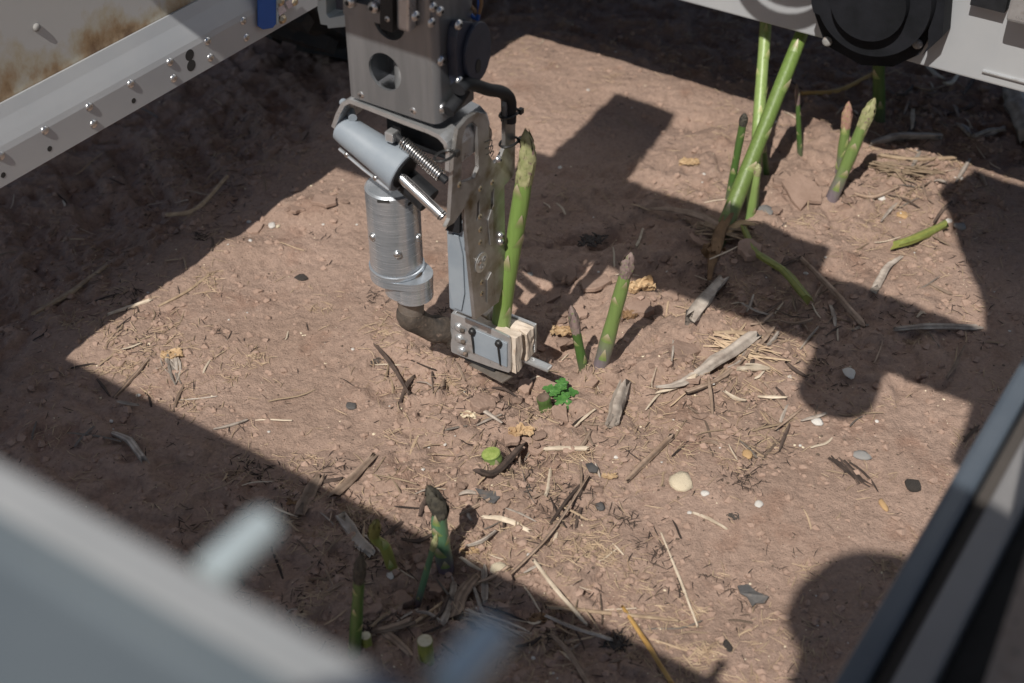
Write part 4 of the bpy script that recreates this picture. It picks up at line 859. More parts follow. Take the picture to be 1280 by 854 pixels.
STICKS = [
 ('dry_stalk', 'large peeled dry stalk lying diagonally right of the spear pair, white at its tip', [(818, 500), (850, 485), (895, 462), (942, 430)], [1.6, 5, 9, 8], 'grey_stick', .7),
 ('dry_stalk', 'thin brown stalk lying along the lower side of the large peeled stalk', [(858, 498), (905, 472), (948, 433)], [3, 4, 3], 'stick', .8),
 ('dry_stalk', 'grey stick half in the gantry shadow below the thick leaning stalk', [(862, 402), (880, 378), (903, 350)], [9, 8, 6], 'grey_stick', .8),
 ('dry_stalk', 'short upright-lying hollow stalk piece right of the weed', [(766, 538), (771, 515), (779, 488)], [8, 9, 9], 'grey_stick', .9),
 ('dry_stalk', 'fat grey brown stick beside the far right pair of spears', [(1090, 184), (1125, 178), (1170, 176)], [4, 6.5, 5], 'grey_stick', .8),
 ('dry_stalk', 'thin pale stick lying below the fat stick at the far right', [(1098, 203), (1140, 201), (1193, 201)], [2.2, 2.4, 2], 'straw', 1),
 ('dry_stalk', 'pale straight straw piece below the weed', [(682, 564), (733, 564)], [3.2, 3], 'pale_straw', .8),
 ('dry_stalk', 'brown stick pointing down left from the debris above the cream stone', [(784, 602), (805, 580), (839, 549)], [3.5, 5, 4.5], 'stick', .8),
 ('wood_chip', 'broad dark chip above the shadow edge, left of the yellow green shoot', [(417, 626), (440, 602), (468, 572)], [7, 6, 4], 'stick', .35),
 ('wood_chip', 'flat brown chip standing out of the shadow edge by the pale plug', [(378, 642), (390, 618), (400, 600)], [8, 8, 6], 'stick', .35),
 ('wood_chip', 'grey chip lying left of the yellow green shoot', [(430, 655), (447, 676), (464, 697)], [7, 8, 6], 'grey_stick', .35),
 ('dry_stalk', 'dark stick crossing below the lime green stump', [(597, 606), (620, 592), (650, 574)], [4, 5.5, 5], 'dark_twig', .8),
 ('wood_chip', 'broad brown chip right of the drooping spear in the shade', [(570, 770), (582, 748), (600, 720)], [8, 8.5, 6], 'stick', .35),
 ('wood_chip', 'short grey chip beside the broad brown chip', [(606, 755), (606, 735), (605, 713)], [4, 5, 4], 'grey_stick', .4),
 ('wood_chip', 'narrow grey chip left of the broad brown chip', [(555, 788), (561, 762), (568, 735)], [5, 5, 4], 'grey_stick', .4),
 ('dry_stalk', 'stubby brown stick lying left of the dry pale stump', [(468, 793), (490, 786), (514, 781)], [3, 5, 5.5], 'stick', .8),
 ('wood_chip', 'brown chip touching the dry pale stump', [(480, 792), (497, 806), (514, 822)], [6, 6, 4], 'stick', .5),
 ('dry_stalk', 'thin stick rising right from the chips by the dry pale stump', [(513, 786), (532, 772), (552, 758)], [2.4, 2.8, 2], 'straw', 1),
 ('dry_stalk', 'long thin brown twig running diagonally across the bed below the bent straw', [(618, 742), (650, 712), (692, 668), (735, 602)], [1.8, 2.2, 2, 1.4], 'stick', 1),
 ('dry_stalk', 'twig lying left of the dark twig above the cream stone', [(688, 658), (712, 625), (737, 600)], [1.6, 2, 1.6], 'dark_twig', 1),
 ('dry_straw', 'long pale straw lying level at the lower shadow edge', [(685, 765), (740, 770), (800, 774), (848, 782)], [2.2, 2.4, 2.2, 1.6], 'straw', .8),
 ('dry_straw', 'white straw leaning down across the lower shadow edge', [(667, 706), (694, 742), (733, 786)], [2, 2.6, 2], 'pale_straw', .8),
 ('dry_straw', 'grey straw in the shade below the long level straw', [(681, 774), (720, 790), (763, 804)], [2, 2.4, 2.4], 'grey_stick', .8),
 ('dry_straw', 'brown straw pointing to the bottom edge under the grey straw', [(690, 801), (712, 825), (736, 858)], [2.4, 3.2, 3], 'stick', .8),
 ('dry_straw', 'golden stalk slanting out of the bottom edge', [(778, 762), (806, 806), (840, 858)], [2, 2.8, 2.8], 'golden_stalk', .9),
 ('twig', 'dark straight twig lying left of the gripper', [(470, 433), (492, 465), (511, 494)], [2.6, 2.8, 1.4], 'dark_twig', 1),
 ('dry_straw', 'long tan straw in the shade at the left, upper of two', [(212, 281), (245, 262), (287, 233)], [2.6, 3, 2], 'straw', .9),
 ('dry_straw', 'long tan straw in the shade at the left, lower of two', [(44, 397), (90, 370), (134, 337)], [2.6, 3.6, 2.4], 'straw', .9),
 ('dry_stalk', 'curved grey stick in the shade left of the pale plug', [(141, 543), (163, 556), (181, 578)], [4, 5.5, 5], 'grey_stick', .7),
 ('dry_straw', 'pale straw on the bed rim along the left shadow edge', [(135, 394), (160, 386), (188, 376)], [1.8, 2.4, 2], 'pale_straw', .9),
 ('dry_straw', 'thin straw beside the pale straw on the left bed rim', [(198, 384), (232, 366), (262, 344)], [1.6, 2, 1.6], 'straw', .9),
 ('dry_stalk', 'thin brown twig in the lit corner at the left', [(144, 497), (165, 475), (186, 450)], [2.4, 3, 1.8], 'stick', .9),
 ('dry_straw', 'thin upright straw lying below the cream stone', [(826, 668), (850, 728), (872, 786)], [1.2, 1.7, 1.2], 'pale_straw', 1),
 ('dry_straw', 'pale chip in the debris right of the large peeled stalk', [(922, 467), (942, 466), (963, 463)], [3, 4.5, 2], 'pale_straw', .7),
 ('dry_straw', 'tan split straw above the large peeled stalk', [(892, 420), (925, 423), (952, 426)], [2, 4, 3], 'straw', .5),
 ('yellow_stalk', 'yellow green fallen stalk lying in the gantry shadow', [(928, 297), (945, 318), (975, 352), (1009, 389)], [3, 4, 4.4, 5], 'stem_yellow', .9),
 ('yellow_stalk', 'cut green asparagus piece lying on the lit soil at the right', [(1117, 316), (1148, 306), (1178, 291)], [5, 5.4, 4.6], 'stem_yellow', .9),
 ('dry_stalk', 'brown stick crossing the gantry shadow at the right', [(1000, 330), (1040, 372), (1080, 410)], [2.6, 3.6, 4], 'stick', .9),
 ('dry_stalk', 'grey stick lying level in the shade at the right', [(1120, 414), (1160, 413), (1222, 412)], [3, 4.5, 4], 'grey_stick', .8),
 ('wood_chip', 'pale curved chip half out of the gantry shadow at the right', [(1094, 362), (1108, 340), (1126, 322)], [6, 5, 3], 'grey_stick', .5),
 ('dry_straw', 'pale thin straw right of the black hollow in the shade', [(795, 312), (800, 302), (803, 290)], [1.6, 1.8, 1.4], 'pale_straw', 1),
 ('dry_stalk', 'brown arched stalk in the shade behind the far right spears', [(1000, 125), (1045, 121), (1088, 101)], [2.2, 2.6, 2.2], 'golden_stalk', 1),
 ('dry_straw', 'pale chip in the shade below the rear beam, upper of two', [(1150, 93), (1166, 98), (1180, 103)], [2, 3, 2], 'pale_straw', .6),
 ('dry_straw', 'pale chip in the shade below the rear beam, right of the first', [(1180, 112), (1190, 105), (1198, 98)], [2.4, 3, 2], 'pale_straw', .6),
 ('wood_chip', 'pale torn chip in the dark shade at the right', [(1196, 158), (1204, 165), (1212, 172)], [3, 6, 3], 'grey_stick', .4),
 ('dry_stalk', 'grey stick in the dark shade right of the torn chip', [(1216, 174), (1234, 171), (1254, 165)], [2.6, 3, 3], 'grey_stick', .8),
 ('driftwood', 'large pale wood piece at the right edge below the rear beam', [(1262, 122), (1275, 142), (1282, 178)], [10, 16, 12], 'grey_stick', .7),
 ('dry_straw', 'thin straw lying right of the driftwood below the fat stick', [(1062, 240), (1090, 252), (1122, 240)], [2, 2.4, 1.8], 'stick', 1),
 ('dry_straw', 'white thin straw bent near the cream stone', [(866, 642), (886, 651), (908, 662)], [1.6, 2, 1.5], 'pale_straw', 1),
 ('dry_straw', 'pale upright splinter in the debris below the lime green stump', [(688, 590), (686, 606), (682, 622)], [2, 2.6, 2], 'pale_straw', .8),
 ('dry_straw', 'pale flat straw left of the broad cream straw below the drooping spear', [(604, 648), (632, 657), (662, 666)], [2.4, 3.4, 2], 'pale_straw', .6),
]
for i, (nm, lab, pxs, r, m, fl) in enumerate(STICKS): stick(nm, lab, {'dry_stalk': 'stick', 'wood_chip': 'wood chip', 'straw_bundle': 'straw', 'dry_straw': 'straw', 'twig': 'twig', 'bark_flake': 'bark', 'yellow_stalk': 'stalk', 'driftwood': 'wood'}[nm], pxs, r, m, fl, seed=i)
def bundle(name, lab, cat, pxs, wpx, count, m, seed):
    r = random.Random(seed); ps = curve_pts([ground_at(x, y) for x, y in pxs], 8); k = (ps[0] - C0).length / FPX; ax = (ps[-1] - ps[0]).normalized(); sd = Vector((-ax.y, ax.x, 0)); b = MB(); tt = []
    for _ in range(count):
        a, e = sorted((r.uniform(0, .45), r.uniform(.5, 1.0))); w = r.uniform(.5, 1.7) * k; q = []; m_ = len(ps) - 1
        c0 = ps[int(a * m_)] + sd * (r.gauss(0, .45) * wpx * k); c1 = ps[min(m_, int(e * m_ + .5))] + sd * (r.gauss(0, .45) * wpx * k); bow = r.gauss(0, .05) * (c1 - c0).length
        z0 = drop(c0).z + r.uniform(0, .25) * wpx * k; z1 = drop(c1).z + r.uniform(0, .25) * wpx * k; zm = max(0, drop((c0 + c1) / 2).z - (z0 + z1) / 2)
        for i in range(6):
            t = i / 5; c = c0.lerp(c1, t) + sd * (bow * 4 * t * (1 - t)); q.append(Vector((c.x, c.y, z0 + (z1 - z0) * t + zm + w * .5)))
        b.tube(q, [w, w * 1.2, w * 1.3, w * 1.2, w, w * .5], 5, flat=.7, updir=Z); tt += [r.random()] * 30
    b.t = tt; return tag(b.build(name, m), lab, cat)
bundle('bark_flake', 'dark fibrous bark flake right of the cream stone', 'bark', [(1038, 572), (1062, 590), (1096, 617)], 9, 26, 'dark_twig', 4)
bundle('straw_bundle', 'pale grey fibrous straw bundle above the teal plug', 'straw', [(580, 765), (615, 777), (662, 798)], 10, 22, 'grey_stick', 5)
bundle('shredded_stalk', 'shredded tan stalk fibres beside the large peeled stalk', 'straw', [(890, 425), (930, 440), (985, 462)], 26, 34, 'straw', 6)
bundle('shredded_leaf', 'pale shredded leaf strips at the left of the bed', 'straw', [(205, 440), (216, 455), (222, 482)], 10, 12, 'grey_stick', 7)
bundle('root_tuft', 'tangled tan root fibres around the foot of the thick stalk', 'roots', [(870, 296), (905, 298), (950, 300)], 18, 30, 'straw', 8)
bundle('root_tuft', 'brown fibres heaped beside the far right spear pair', 'roots', [(1085, 215), (1130, 222), (1175, 215)], 26, 36, 'straw', 9)
wt = stick('peeled_end', 'bare white splinter at the end of the large peeled stalk', 'splinter', [(819, 500), (842, 489), (866, 478)], [1.2, 3.5, 5.5], 'pale_straw', .75, lift=.0030, seed=77)

def rock_mesh(name, seed, squash=.7, rough=.18, sub=2):
    r = random.Random(seed); bm = bmesh.new(); bmesh.ops.create_icosphere(bm, subdivisions=sub, radius=1)
    ax = [Vector((r.gauss(0, 1), r.gauss(0, 1), r.gauss(0, 1))).normalized() for _ in range(7)]; cut = [.52 + .34 * r.random() for _ in ax]
    for v in bm.verts:
        for a, c in zip(ax, cut):
            d = v.co.dot(a)
            if d > c: v.co -= a * (d - c) * .85
        v.co *= 1 + rough * (r.random() - .5); v.co.z *= squash
    for f in bm.faces: f.smooth = rough < .3
    me = bpy.data.meshes.new(name); bm.to_mesh(me); bm.free(); return me
def put(name, me, m, p, s, rz=0.0, sink=.25, tilt=0.0):
    if not me.materials: me.materials.append(None)
    o = bpy.data.objects.new(name, me); COL.objects.link(o); o.location = p + Z * ((s[2] if hasattr(s, '__len__') else s) * (.45 - sink)); o.scale = s if hasattr(s, '__len__') else (s, s, s)
    o.rotation_euler = (tilt, tilt * .6, rz); o.material_slots[0].link = 'OBJECT'; o.material_slots[0].material = MATS[m]; return o
ROCKS = [rock_mesh('pebble', 40 + k, .62 + .05 * (k % 4), .26) for k in range(8)]
CLODS = [rock_mesh('soil_clod', 80 + k, .7, .34) for k in range(8)]
def stone(lab, x, y, rx, ry, m, rz=0, k=0, name='stone', cat='stone', sq=.7, group=None):
    p = ground_at(x, y); s = (p - C0).length / FPX; o = put(name, ROCKS[k % 8], m, p, (rx * s, ry * 1.35 * s, min(rx, ry * 1.35) * s * sq), math.radians(rz)); return tag(o, lab, cat, group)
STONES = [
 ('flat cream coloured stone lying in the middle of the bed', 850, 604, 18, 13, 'cream_stone', -20, 6), ('cracked pale stone at the shadow edge below the drooping spear', 623, 713, 12, 8, 'cream_stone', 10, 2),
 ('white shell-like stone at the right, below the debris pile', 1021, 528, 9, 5, 'white_stone', -10, 3), ('white chunk at the right, beside the shade', 1181, 275, 11, 6, 'white_stone', -35, 4),
 ('grey pebble half in shade right of the white chunk', 1200, 283, 8, 6, 'grey_stone', 0, 5), ('flat blue grey oval stone at the right of the bed', 1076, 570, 14, 6, 'grey_stone', -15, 6),
 ('dark flat oval chip near the right rail', 1141, 609, 12, 8, 'char', -25, 7), ('round white pebble right of the cream stone', 948, 630, 6, 5, 'white_stone', 0, 0),
 ('small white pebble below the cream stone, right', 881, 617, 6, 4, 'white_stone', -20, 1), ('orange brown round stone right of the debris', 934, 569, 7, 6, 'ochre_stone', 0, 2),
 ('dark blue round stone left of the cream stone', 750, 634, 7, 5.5, 'dark_stone', 0, 3), 
 ('dark oval seed lying below the black flake', 909, 808, 6, 8, 'char', 10, 6),
 ('white pebble at the left bed rim, largest there', 340, 283, 5.5, 5, 'white_stone', 0, 7), ('white pebble in the shade, top of the arm shadow', 808, 267, 7, 5, 'white_stone', 20, 0),
 ('white stone in the dark shade patch at the right', 1061, 467, 8, 8, 'white_stone', 20, 1), ('pinkish clod stone in the far right debris', 1128, 270, 9, 6, 'ochre_stone', 0, 2),
 ('white cube-like stone below the leaning pair', 1101, 248, 7, 5, 'white_stone', 5, 3), ('grey round pebble in the gripper shadow', 676, 339, 6, 4.5, 'grey_stone', 0, 4),
 ('small grey pebble left of the round one in the gripper shadow', 663, 343, 5, 3.5, 'grey_stone', 0, 5), ('dark brown lump on the smooth left of the bed', 376, 348, 10, 5, 'char', 0, 6),
 ('grey flat stone on the smooth bed, below the dark lump', 439, 509, 9, 5, 'dark_stone', -25, 7), 
 ('grey stone at the foot of the tall stalks', 956, 266, 11, 9, 'grey_stone', 0, 2), ('ochre seed lying right of the bark flake', 1104, 632, 5, 8, 'ochre_stone', 10, 3),
 ('pale yellowish pebble above the dark lump, left rim', 347, 283, 3, 3, 'cream_stone', 0, 4), ('white angular pebble in shade below the drooping spear', 488, 719, 5, 6, 'white_stone', 10, 5),
]
for (lab, x, y, rx, ry, m, rz, k) in STONES: stone(lab, x, y, rx, ry, m, rz, k)
WHITE = [(311, 278), (313, 301), (285, 306), (185, 366), (404, 281), (446, 281), (309, 391), (286, 400), (354, 462), (196, 461), (173, 495), (139, 527), (141, 537), (287, 595), (336, 540), (441, 437), (487, 508), (536, 560), (556, 556), (529, 587),
 (590, 508), (569, 545), (580, 490), (663, 573), (694, 583), (770, 572), (827, 578), (661, 694), (842, 525), (892, 480), (915, 438), (987, 472), (1000, 557), (862, 641), (1096, 527), (1094, 545), (1020, 745), (1022, 782), (1060, 804), (1150, 216),
 (1146, 188), (1194, 222), (1202, 224), (1143, 316), (1126, 267), (1125, 278), (912, 262), (912, 247), (880, 218), (878, 228), (936, 148), (968, 153), (835, 340), (756, 272), (768, 284), (742, 272), (748, 340), (700, 210), (650, 262), (738, 60),
 (770, 65), (790, 135), (735, 113), (1111, 335), (1204, 418), (1262, 414), (1243, 365), (1007, 342), (984, 340), (972, 330), (958, 347), (1032, 322), (666, 823), (662, 816), (692, 842), (697, 848), (742, 868), (857, 602), (1150, 700), (900, 560)]
for i, (x, y) in enumerate(WHITE):
    p = ground_at(x, y); s = (p - C0).length / FPX * (1.4 + 2.2 * random.random() ** 2); o = put('pebble', ROCKS[i % 8], 'white_stone', p, (s, s * (.7 + .5 * random.random()), s * .7), random.random() * 6)
    tag(o, unique(('tiny' if s < .0024 else 'small') + ' white pebble', x, y, ('the rounder one', 'the paler one', 'the flatter one')), 'pebble', 'tiny white pebbles scattered over the bed')
# heaved clods
CLR = random.Random(21)
CL = [(700, 345, 18), (742, 360, 22), (770, 350, 16), (690, 400, 14), (705, 428, 18), (720, 470, 14), (770, 462, 12), (790, 448, 10), (800, 405, 16), (822, 398, 12), (835, 375, 14), (850, 450, 18), (858, 478, 20), (672, 545, 14), (640, 540, 13),
      (615, 500, 16), (580, 500, 14), (590, 525, 10), (985, 240, 18), (1010, 225, 14), (1055, 222, 14), (1020, 250, 10), (1060, 250, 12), (900, 300, 14), (940, 315, 16), (860, 300, 14), (555, 735, 10), (540, 730, 9), (500, 750, 14), (470, 770, 16), (450, 745, 12),
      (660, 480, 12), (690, 520, 12), (760, 500, 10), (745, 520, 9), (655, 600, 10), (880, 520, 12), (915, 330, 12), (890, 340, 14), (402, 250, 12), (430, 252, 10), (360, 262, 9), (300, 300, 10), (245, 335, 9), (210, 355, 10), (150, 400, 9), (1180, 160, 14), (1140, 130, 12), (1215, 330, 12)]
for (cx_, cy_, sx_, sy_, nn_) in [(720, 400, 40, 35, 16), (660, 540, 40, 30, 14), (600, 505, 35, 20, 8), (990, 240, 50, 15, 10), (500, 750, 50, 30, 16), (850, 440, 30, 40, 8), (900, 320, 60, 25, 12), (560, 720, 30, 20, 6), (640, 600, 60, 30, 10), (1150, 150, 60, 40, 8)]:
    for _ in range(nn_): CL.append((CLR.gauss(cx_, sx_), CLR.gauss(cy_, sy_), CLR.uniform(6, 15)))
for i, (x, y, r) in enumerate(CL):
    p = ground_at(x, y); s = (p - C0).length / FPX * r * .62; o = put('soil_clod', CLODS[i % 8], 'clod', p, (s, s * (.7 + .4 * random.random()), s * .6), random.random() * 6, .42)
    tag(o, unique(('big' if r > 14 else 'small' if r < 11 else 'middling') + ' soil clod', x, y, ('the rougher one', 'the smoother one')), 'soil clod', 'soil clods around the spears')
# black tufts and thin dark flakes
def tuft(lab, x, y, rpx, count, seed, low=.3):
    r = random.Random(seed); p = ground_at(x, y); s_ = (p - C0).length / FPX * rpx; b = MB()
    for _ in range(count):
        a = r.random() * 6.28; st = p + Vector((math.cos(a), math.sin(a) * .8, 0)) * s_ * r.random() ** .7 * .7; a2 = r.random() * 6.28; d_ = Vector((math.cos(a2), math.sin(a2), r.uniform(.0, low))) * s_ * r.uniform(.2, .6)
        b.tube([st, st + d_ * .5 + Z * s_ * .05, st + d_], [s_ * .05, s_ * .06, s_ * .03], 5)
    tag(b.build('dark_tuft', 'char'), lab, 'plant debris')
tuft('black crumbs darkening a shaded hollow in the arm shadow', 738, 301, 22, 60, 1, .15); tuft('black twiggy tuft at the lower shadow edge', 768, 806, 22, 46, 2, .5)  # first tuft: black crumbs stand in for shade in a hollow
tuft('dark crumbled plant debris left of the gripper', 465, 452, 14, 26, 3, .3); tuft('dark root scrap below the lime green stump', 655, 610, 15, 26, 4, .4); tuft('small dark debris tuft below the cream stone', 915, 645, 13, 26, 5, .2)
def flake(lab, x, y, pts, m, tilt=.2, name='flake'):
    p = ground_at(x, y); k = (p - C0).length / FPX; b = MB()
    b.plate([[(a * k, -c * k * 1.45) for a, c in pts]], lambda q: p + Vector((q[0], q[1], .0015 + tilt * abs(q[0]) + tilt * .5 * max(0, q[1]))), Z * .0012)
    tag(b.build(name, m), lab, 'flake')
flake('black angular flake in the lower part of the bed', 941, 747, [(-18, -8), (-4, -11), (4, -4), (18, 3), (12, 9), (2, 8), (-3, 12), (-8, 2), (-16, -1)], 'dark_stone')
flake('dark leaf-like chip right of the drooping tip', 610, 625, [(-16, -9), (-4, -8), (10, -6), (15, 1), (8, 7), (-4, 5), (-10, -2)], 'dark_stone')
flake('black chip below the hollow stalk piece', 740, 588, [(-8, -5), (0, -7), (8, 0), (5, 5), (-4, 4)], 'dark_stone', .1)
stick('dry_sheath', 'rust brown dry sheath hanging at the foot of the thick leaning stalk', 'dry leaf', [(906, 292), (896, 312), (890, 330), (886, 348)], [6, 8, 6, 2], 'rust_leaf', .5, lift=.004, seed=91)
stick('dry_sheath', 'brown dry sheath lying right of the thick stalk foot', 'dry leaf', [(908, 290), (925, 288), (942, 290)], [5, 6, 2], 'dry_leaf', .4, lift=.003, seed=92)
stick('root_strand', 'long dry root strand running left from the thick stalk foot', 'root', [(812, 268), (840, 272), (870, 282), (902, 290)], [2, 5, 6, 4], 'stick', .6, lift=.002, seed=93)
def crust(x, y, rpx, tilt, seed):
    r = random.Random(seed); p = ground_at(x, y); k = (p - C0).length / FPX * rpx; n = 11; b = MB(); tx, ty = r.gauss(0, tilt), r.gauss(0, tilt)
    pts = [(math.cos(a) * k * w, math.sin(a) * k * w * 1.1) for a, w in [(2 * math.pi * i / n + r.uniform(-.2, .2), r.uniform(.6, 1.15)) for i in range(n)]]
    b.plate([pts], lambda q: p + Vector((q[0], q[1], -.002 + tx * q[0] + ty * q[1])) + Z * r.uniform(0, .0006), Z * r.uniform(.004, .008))
    o = b.build('crust_plate', 'clod', None, False, .0012); tag(o, unique(('broad' if rpx > 20 else 'small') + ' heaved soil crust', x, y, ('tilted', 'flatter')), 'soil crust', 'heaved crust plates')
for i, (x, y, rp) in enumerate([(742, 352, 24), (708, 345, 16), (690, 372, 16), (722, 392, 14), (800, 385, 18), (853, 440, 22), (862, 472, 18), (838, 372, 14), (1002, 238, 24), (1024, 224, 14), (975, 232, 12), (1062, 240, 13), (880, 298, 18), (935, 312, 16), (965, 325, 14), (640, 548, 15), (672, 560, 12), (606, 505, 18), (580, 512, 12),
                               (770, 478, 14), (735, 480, 12), (655, 485, 12), (500, 752, 16), (465, 762, 18), (545, 738, 12), (700, 520, 12), (405, 252, 16), (372, 262, 12), (320, 285, 12)]): crust(x, y, rp, .16, i)
# more chips and shreds in the thick of the litter
CR = random.Random(33); nc = 0
for (cx_, cy_, sx_, sy_, nn_) in [(560, 760, 110, 40, 22), (690, 800, 60, 25, 10), (430, 650, 50, 30, 8), (935, 460, 50, 35, 20), (950, 530, 60, 25, 8), (680, 550, 60, 45, 16), (620, 620, 60, 30, 10), (1090, 400, 70, 30, 10), (1180, 150, 45, 45, 14), (1150, 235, 45, 20, 8), (960, 370, 50, 30, 8), (170, 500, 70, 30, 6), (540, 465, 40, 20, 8)]:
    for _ in range(nn_):
        x = CR.gauss(cx_, sx_); y = CR.gauss(cy_, sy_)
        if not (5 < x < 1275 and 60 < y < 850): continue
        a = CR.random() * 3.14; l_ = CR.uniform(7, 24); dx, dy = math.cos(a) * l_, math.sin(a) * l_ * .8; w_ = CR.uniform(1.0, 3.6); mm = CR.choice(['stick', 'stick', 'stick', 'grey_stick', 'grey_stick', 'pale_straw', 'dark_twig', 'dark_twig'])
        lab = unique({'stick': 'brown', 'grey_stick': 'grey', 'pale_straw': 'pale', 'dark_twig': 'dark'}[mm] + (' narrow' if w_ < 2.4 else ' broad' if w_ > 3.6 else '') + ' wood shred', x, y, ('longer', 'shorter'))
        stick('wood_shred', lab, 'wood shred', [(x - dx, y - dy), (x + CR.gauss(0, .7), y + CR.gauss(0, .4)), (x + dx, y + dy)], [w_ * .6, w_, w_ * .5], mm, CR.choice([.35, .5, .9]), n=9, lift=CR.uniform(0, .003), group='wood shreds in the litter', seed=nc, seg=5); nc += 1
# curled dry leaves
def dry_leaf(lab, x, y, rpx, m, seed, hscale=.8):
    r = random.Random(seed); p = ground_at(x, y); s = (p - C0).length / FPX * rpx; b = MB(); n = 12; vs = []
    for i in range(n):
        for j in range(n):
            a = (i / (n - 1) - .5) * 2; c = (j / (n - 1) - .5) * 2; w = 1 - .45 * abs(a) ** 2
            vs.append(p + Vector((a * s + r.uniform(-.16, .16) * s, c * w * s * .6 + r.uniform(-.14, .14) * s, hscale * s * (.35 + .35 * math.sin(a * 3 + seed) * math.cos(c * 3.3 + seed * 2) + .30 * c * c + r.uniform(-.24, .24)))))
    b.add(vs, [(i * n + j, i * n + j + 1, (i + 1) * n + j + 1, (i + 1) * n + j) for i in range(n - 1) for j in range(n - 1)])
    o = b.build('dry_leaf', m); md = o.modifiers.new('thick', 'SOLIDIFY'); md.thickness = .0008; tag(o, lab, 'leaf', 'curled dry leaves')
dry_leaf('crumpled tan dry leaf above the lime green stump, right', 652, 545, 15, 'dry_leaf', 1, 1.0); dry_leaf('crumpled tan leaf beside the foot of the drooping spear', 587, 690, 12, 'dry_leaf', 2)
dry_leaf('crumpled orange brown leaf right of the purple tipped spear', 800, 362, 17, 'dry_leaf', 3, .9); dry_leaf('rust coloured dry leaf behind the purple tipped spear', 783, 398, 12, 'rust_leaf', 4, 1.0)
dry_leaf('pale dry leaf piece left of the short withered spear', 703, 418, 14, 'dry_leaf', 5); dry_leaf('rust coloured sheath peeling at the foot of the thick stalk', 891, 322, 14, 'rust_leaf', 6, 1.3)
dry_leaf('pale papery leaf on the lit soil above the arm shadow band', 862, 205, 12, 'dry_leaf', 7, .5); dry_leaf('tan leaf on the ridge at the right of the thick stalk foot', 922, 287, 12, 'dry_leaf', 8, .5)
dry_leaf('pale shredded leaf at the left of the bed', 215, 445, 13, 'dry_leaf', 9, .5); dry_leaf('brown leaf scrap in the shade right of the straw bundle', 675, 775, 12, 'rust_leaf', 10, .5)
dry_leaf('ochre leaf scrap between the black chip and the cream stone', 762, 596, 9, 'dry_leaf', 11, .3); dry_leaf('rust leaf scrap under the broken chip by the pale plug', 372, 628, 12, 'rust_leaf', 12, .5)
dry_leaf('small rust leaf in the hole near the thin dark shoot', 505, 745, 10, 'rust_leaf', 13, .5); dry_leaf('curled yellowish root scrap above the lime green stump', 585, 522, 9, 'cream_stone', 14, .8)

# scattered straw: the larger pieces one by one, the finest bits as one mass
DENS = [(530, 470, 60, 40, 1.2), (680, 560, 110, 60, 2.0), (600, 620, 120, 60, 1.6), (930, 470, 90, 60, 2.6), (960, 540, 80, 40, 1.0), (1140, 230, 60, 40, 1.6), (1010, 390, 120, 50, 1.6), (560, 740, 130, 60, 2.2), (700, 790, 140, 50, 2.2),
        (440, 650, 80, 50, 1.3), (1180, 130, 70, 40, 2.2), (1060, 110, 160, 50, 1.6), (150, 500, 120, 60, .9), (200, 440, 60, 30, .8), (180, 330, 150, 80, 1.2), (150, 270, 120, 50, 1.6), (300, 190, 60, 50, 1.2), (760, 250, 100, 50, .9), (850, 750, 150, 70, .9), (700, 450, 100, 40, 1.0), (900, 640, 300, 120, .3),
        (340, 400, 250, 120, .12), (950, 340, 100, 40, 1.3), (1210, 300, 40, 120, 1.2), (820, 60, 200, 40, 1.6), (1000, 90, 120, 30, 1.4), (90, 360, 80, 60, 1.0), (330, 160, 90, 60, .7), (1020, 800, 100, 60, .6), (320, 640, 60, 40, .8)]
wsum = sum(d[4] for d in DENS)
def sample_px(r):
    k = r.random() * wsum
    for d in DENS:
        k -= d[4]
        if k <= 0: break
    return r.gauss(d[0], d[2]), r.gauss(d[1], d[3])
def straw_variant(seed):
    r = random.Random(seed); n = 5; b = MB(); c = r.uniform(-.06, .06); k = r.uniform(-.015, .015)
    ps = [Vector(((t - .5), c * math.sin(t * math.pi) + k * math.sin(t * 7), .02 * math.sin(t * 5 + seed))) for t in [i / n for i in range(n + 1)]]
    w = r.uniform(.012, .034); vs = []
    b.tube(ps, [w * q for q in (.8, 1, 1.05, 1, .9, .5)], 4, flat=.5 if seed % 2 else .9, updir=Z); o = b.build('straw_source', 'straw'); me = o.data; bpy.data.objects.remove(o); return me
VAR = [straw_variant(k) for k in range(14)]
rr = random.Random(5); cnt = 0
while cnt < 290:
    x, y = sample_px(rr)
    if not (0 < x < 1280 and 10 < y < 850): continue
    p = ground_at(x, y); l_ = abs(rr.gauss(0, 1)) * .016 + .016; l_ = min(l_, .07)
    o = bpy.data.objects.new('straw', VAR[rr.randrange(14)]); COL.objects.link(o); a = rr.random() * math.pi
    d = Vector((math.cos(a), math.sin(a), 0)); h0 = drop(p - d * l_ * .45).z; h1 = drop(p + d * l_ * .45).z; hm = drop(p).z
    o.location = Vector((p.x, p.y, max(hm, (h0 + h1) / 2) + .0012)); o.rotation_euler = (0, -math.atan2(h1 - h0, l_ * .9) + rr.gauss(0, .06), a); o.scale = (l_, l_ * rr.uniform(.8, 1.3) if l_ > .03 else l_ * 1.7, l_ * 1.1)
    tone = 'tan'
    if rr.random() < .45:
        mm = rr.choice(['pale_straw', 'pale_straw', 'stick', 'dark_twig', 'grey_stick']); tone = {'pale_straw': 'pale', 'stick': 'brown', 'dark_twig': 'dark', 'grey_stick': 'grey'}[mm]
        o.material_slots[0].link = 'OBJECT'; o.material_slots[0].material = MATS[mm]
    way = ['level', 'rising', 'upright', 'falling'][int((math.degrees(a) + 22.5) // 45) % 4]
    tag(o, unique(('short ' if l_ < .022 else 'long ' if l_ > .036 else '') + tone + ' ' + way + ' straw', x, y, ('thinner', 'thicker', 'straighter')), 'straw', 'straw bits scattered over the bed'); cnt += 1
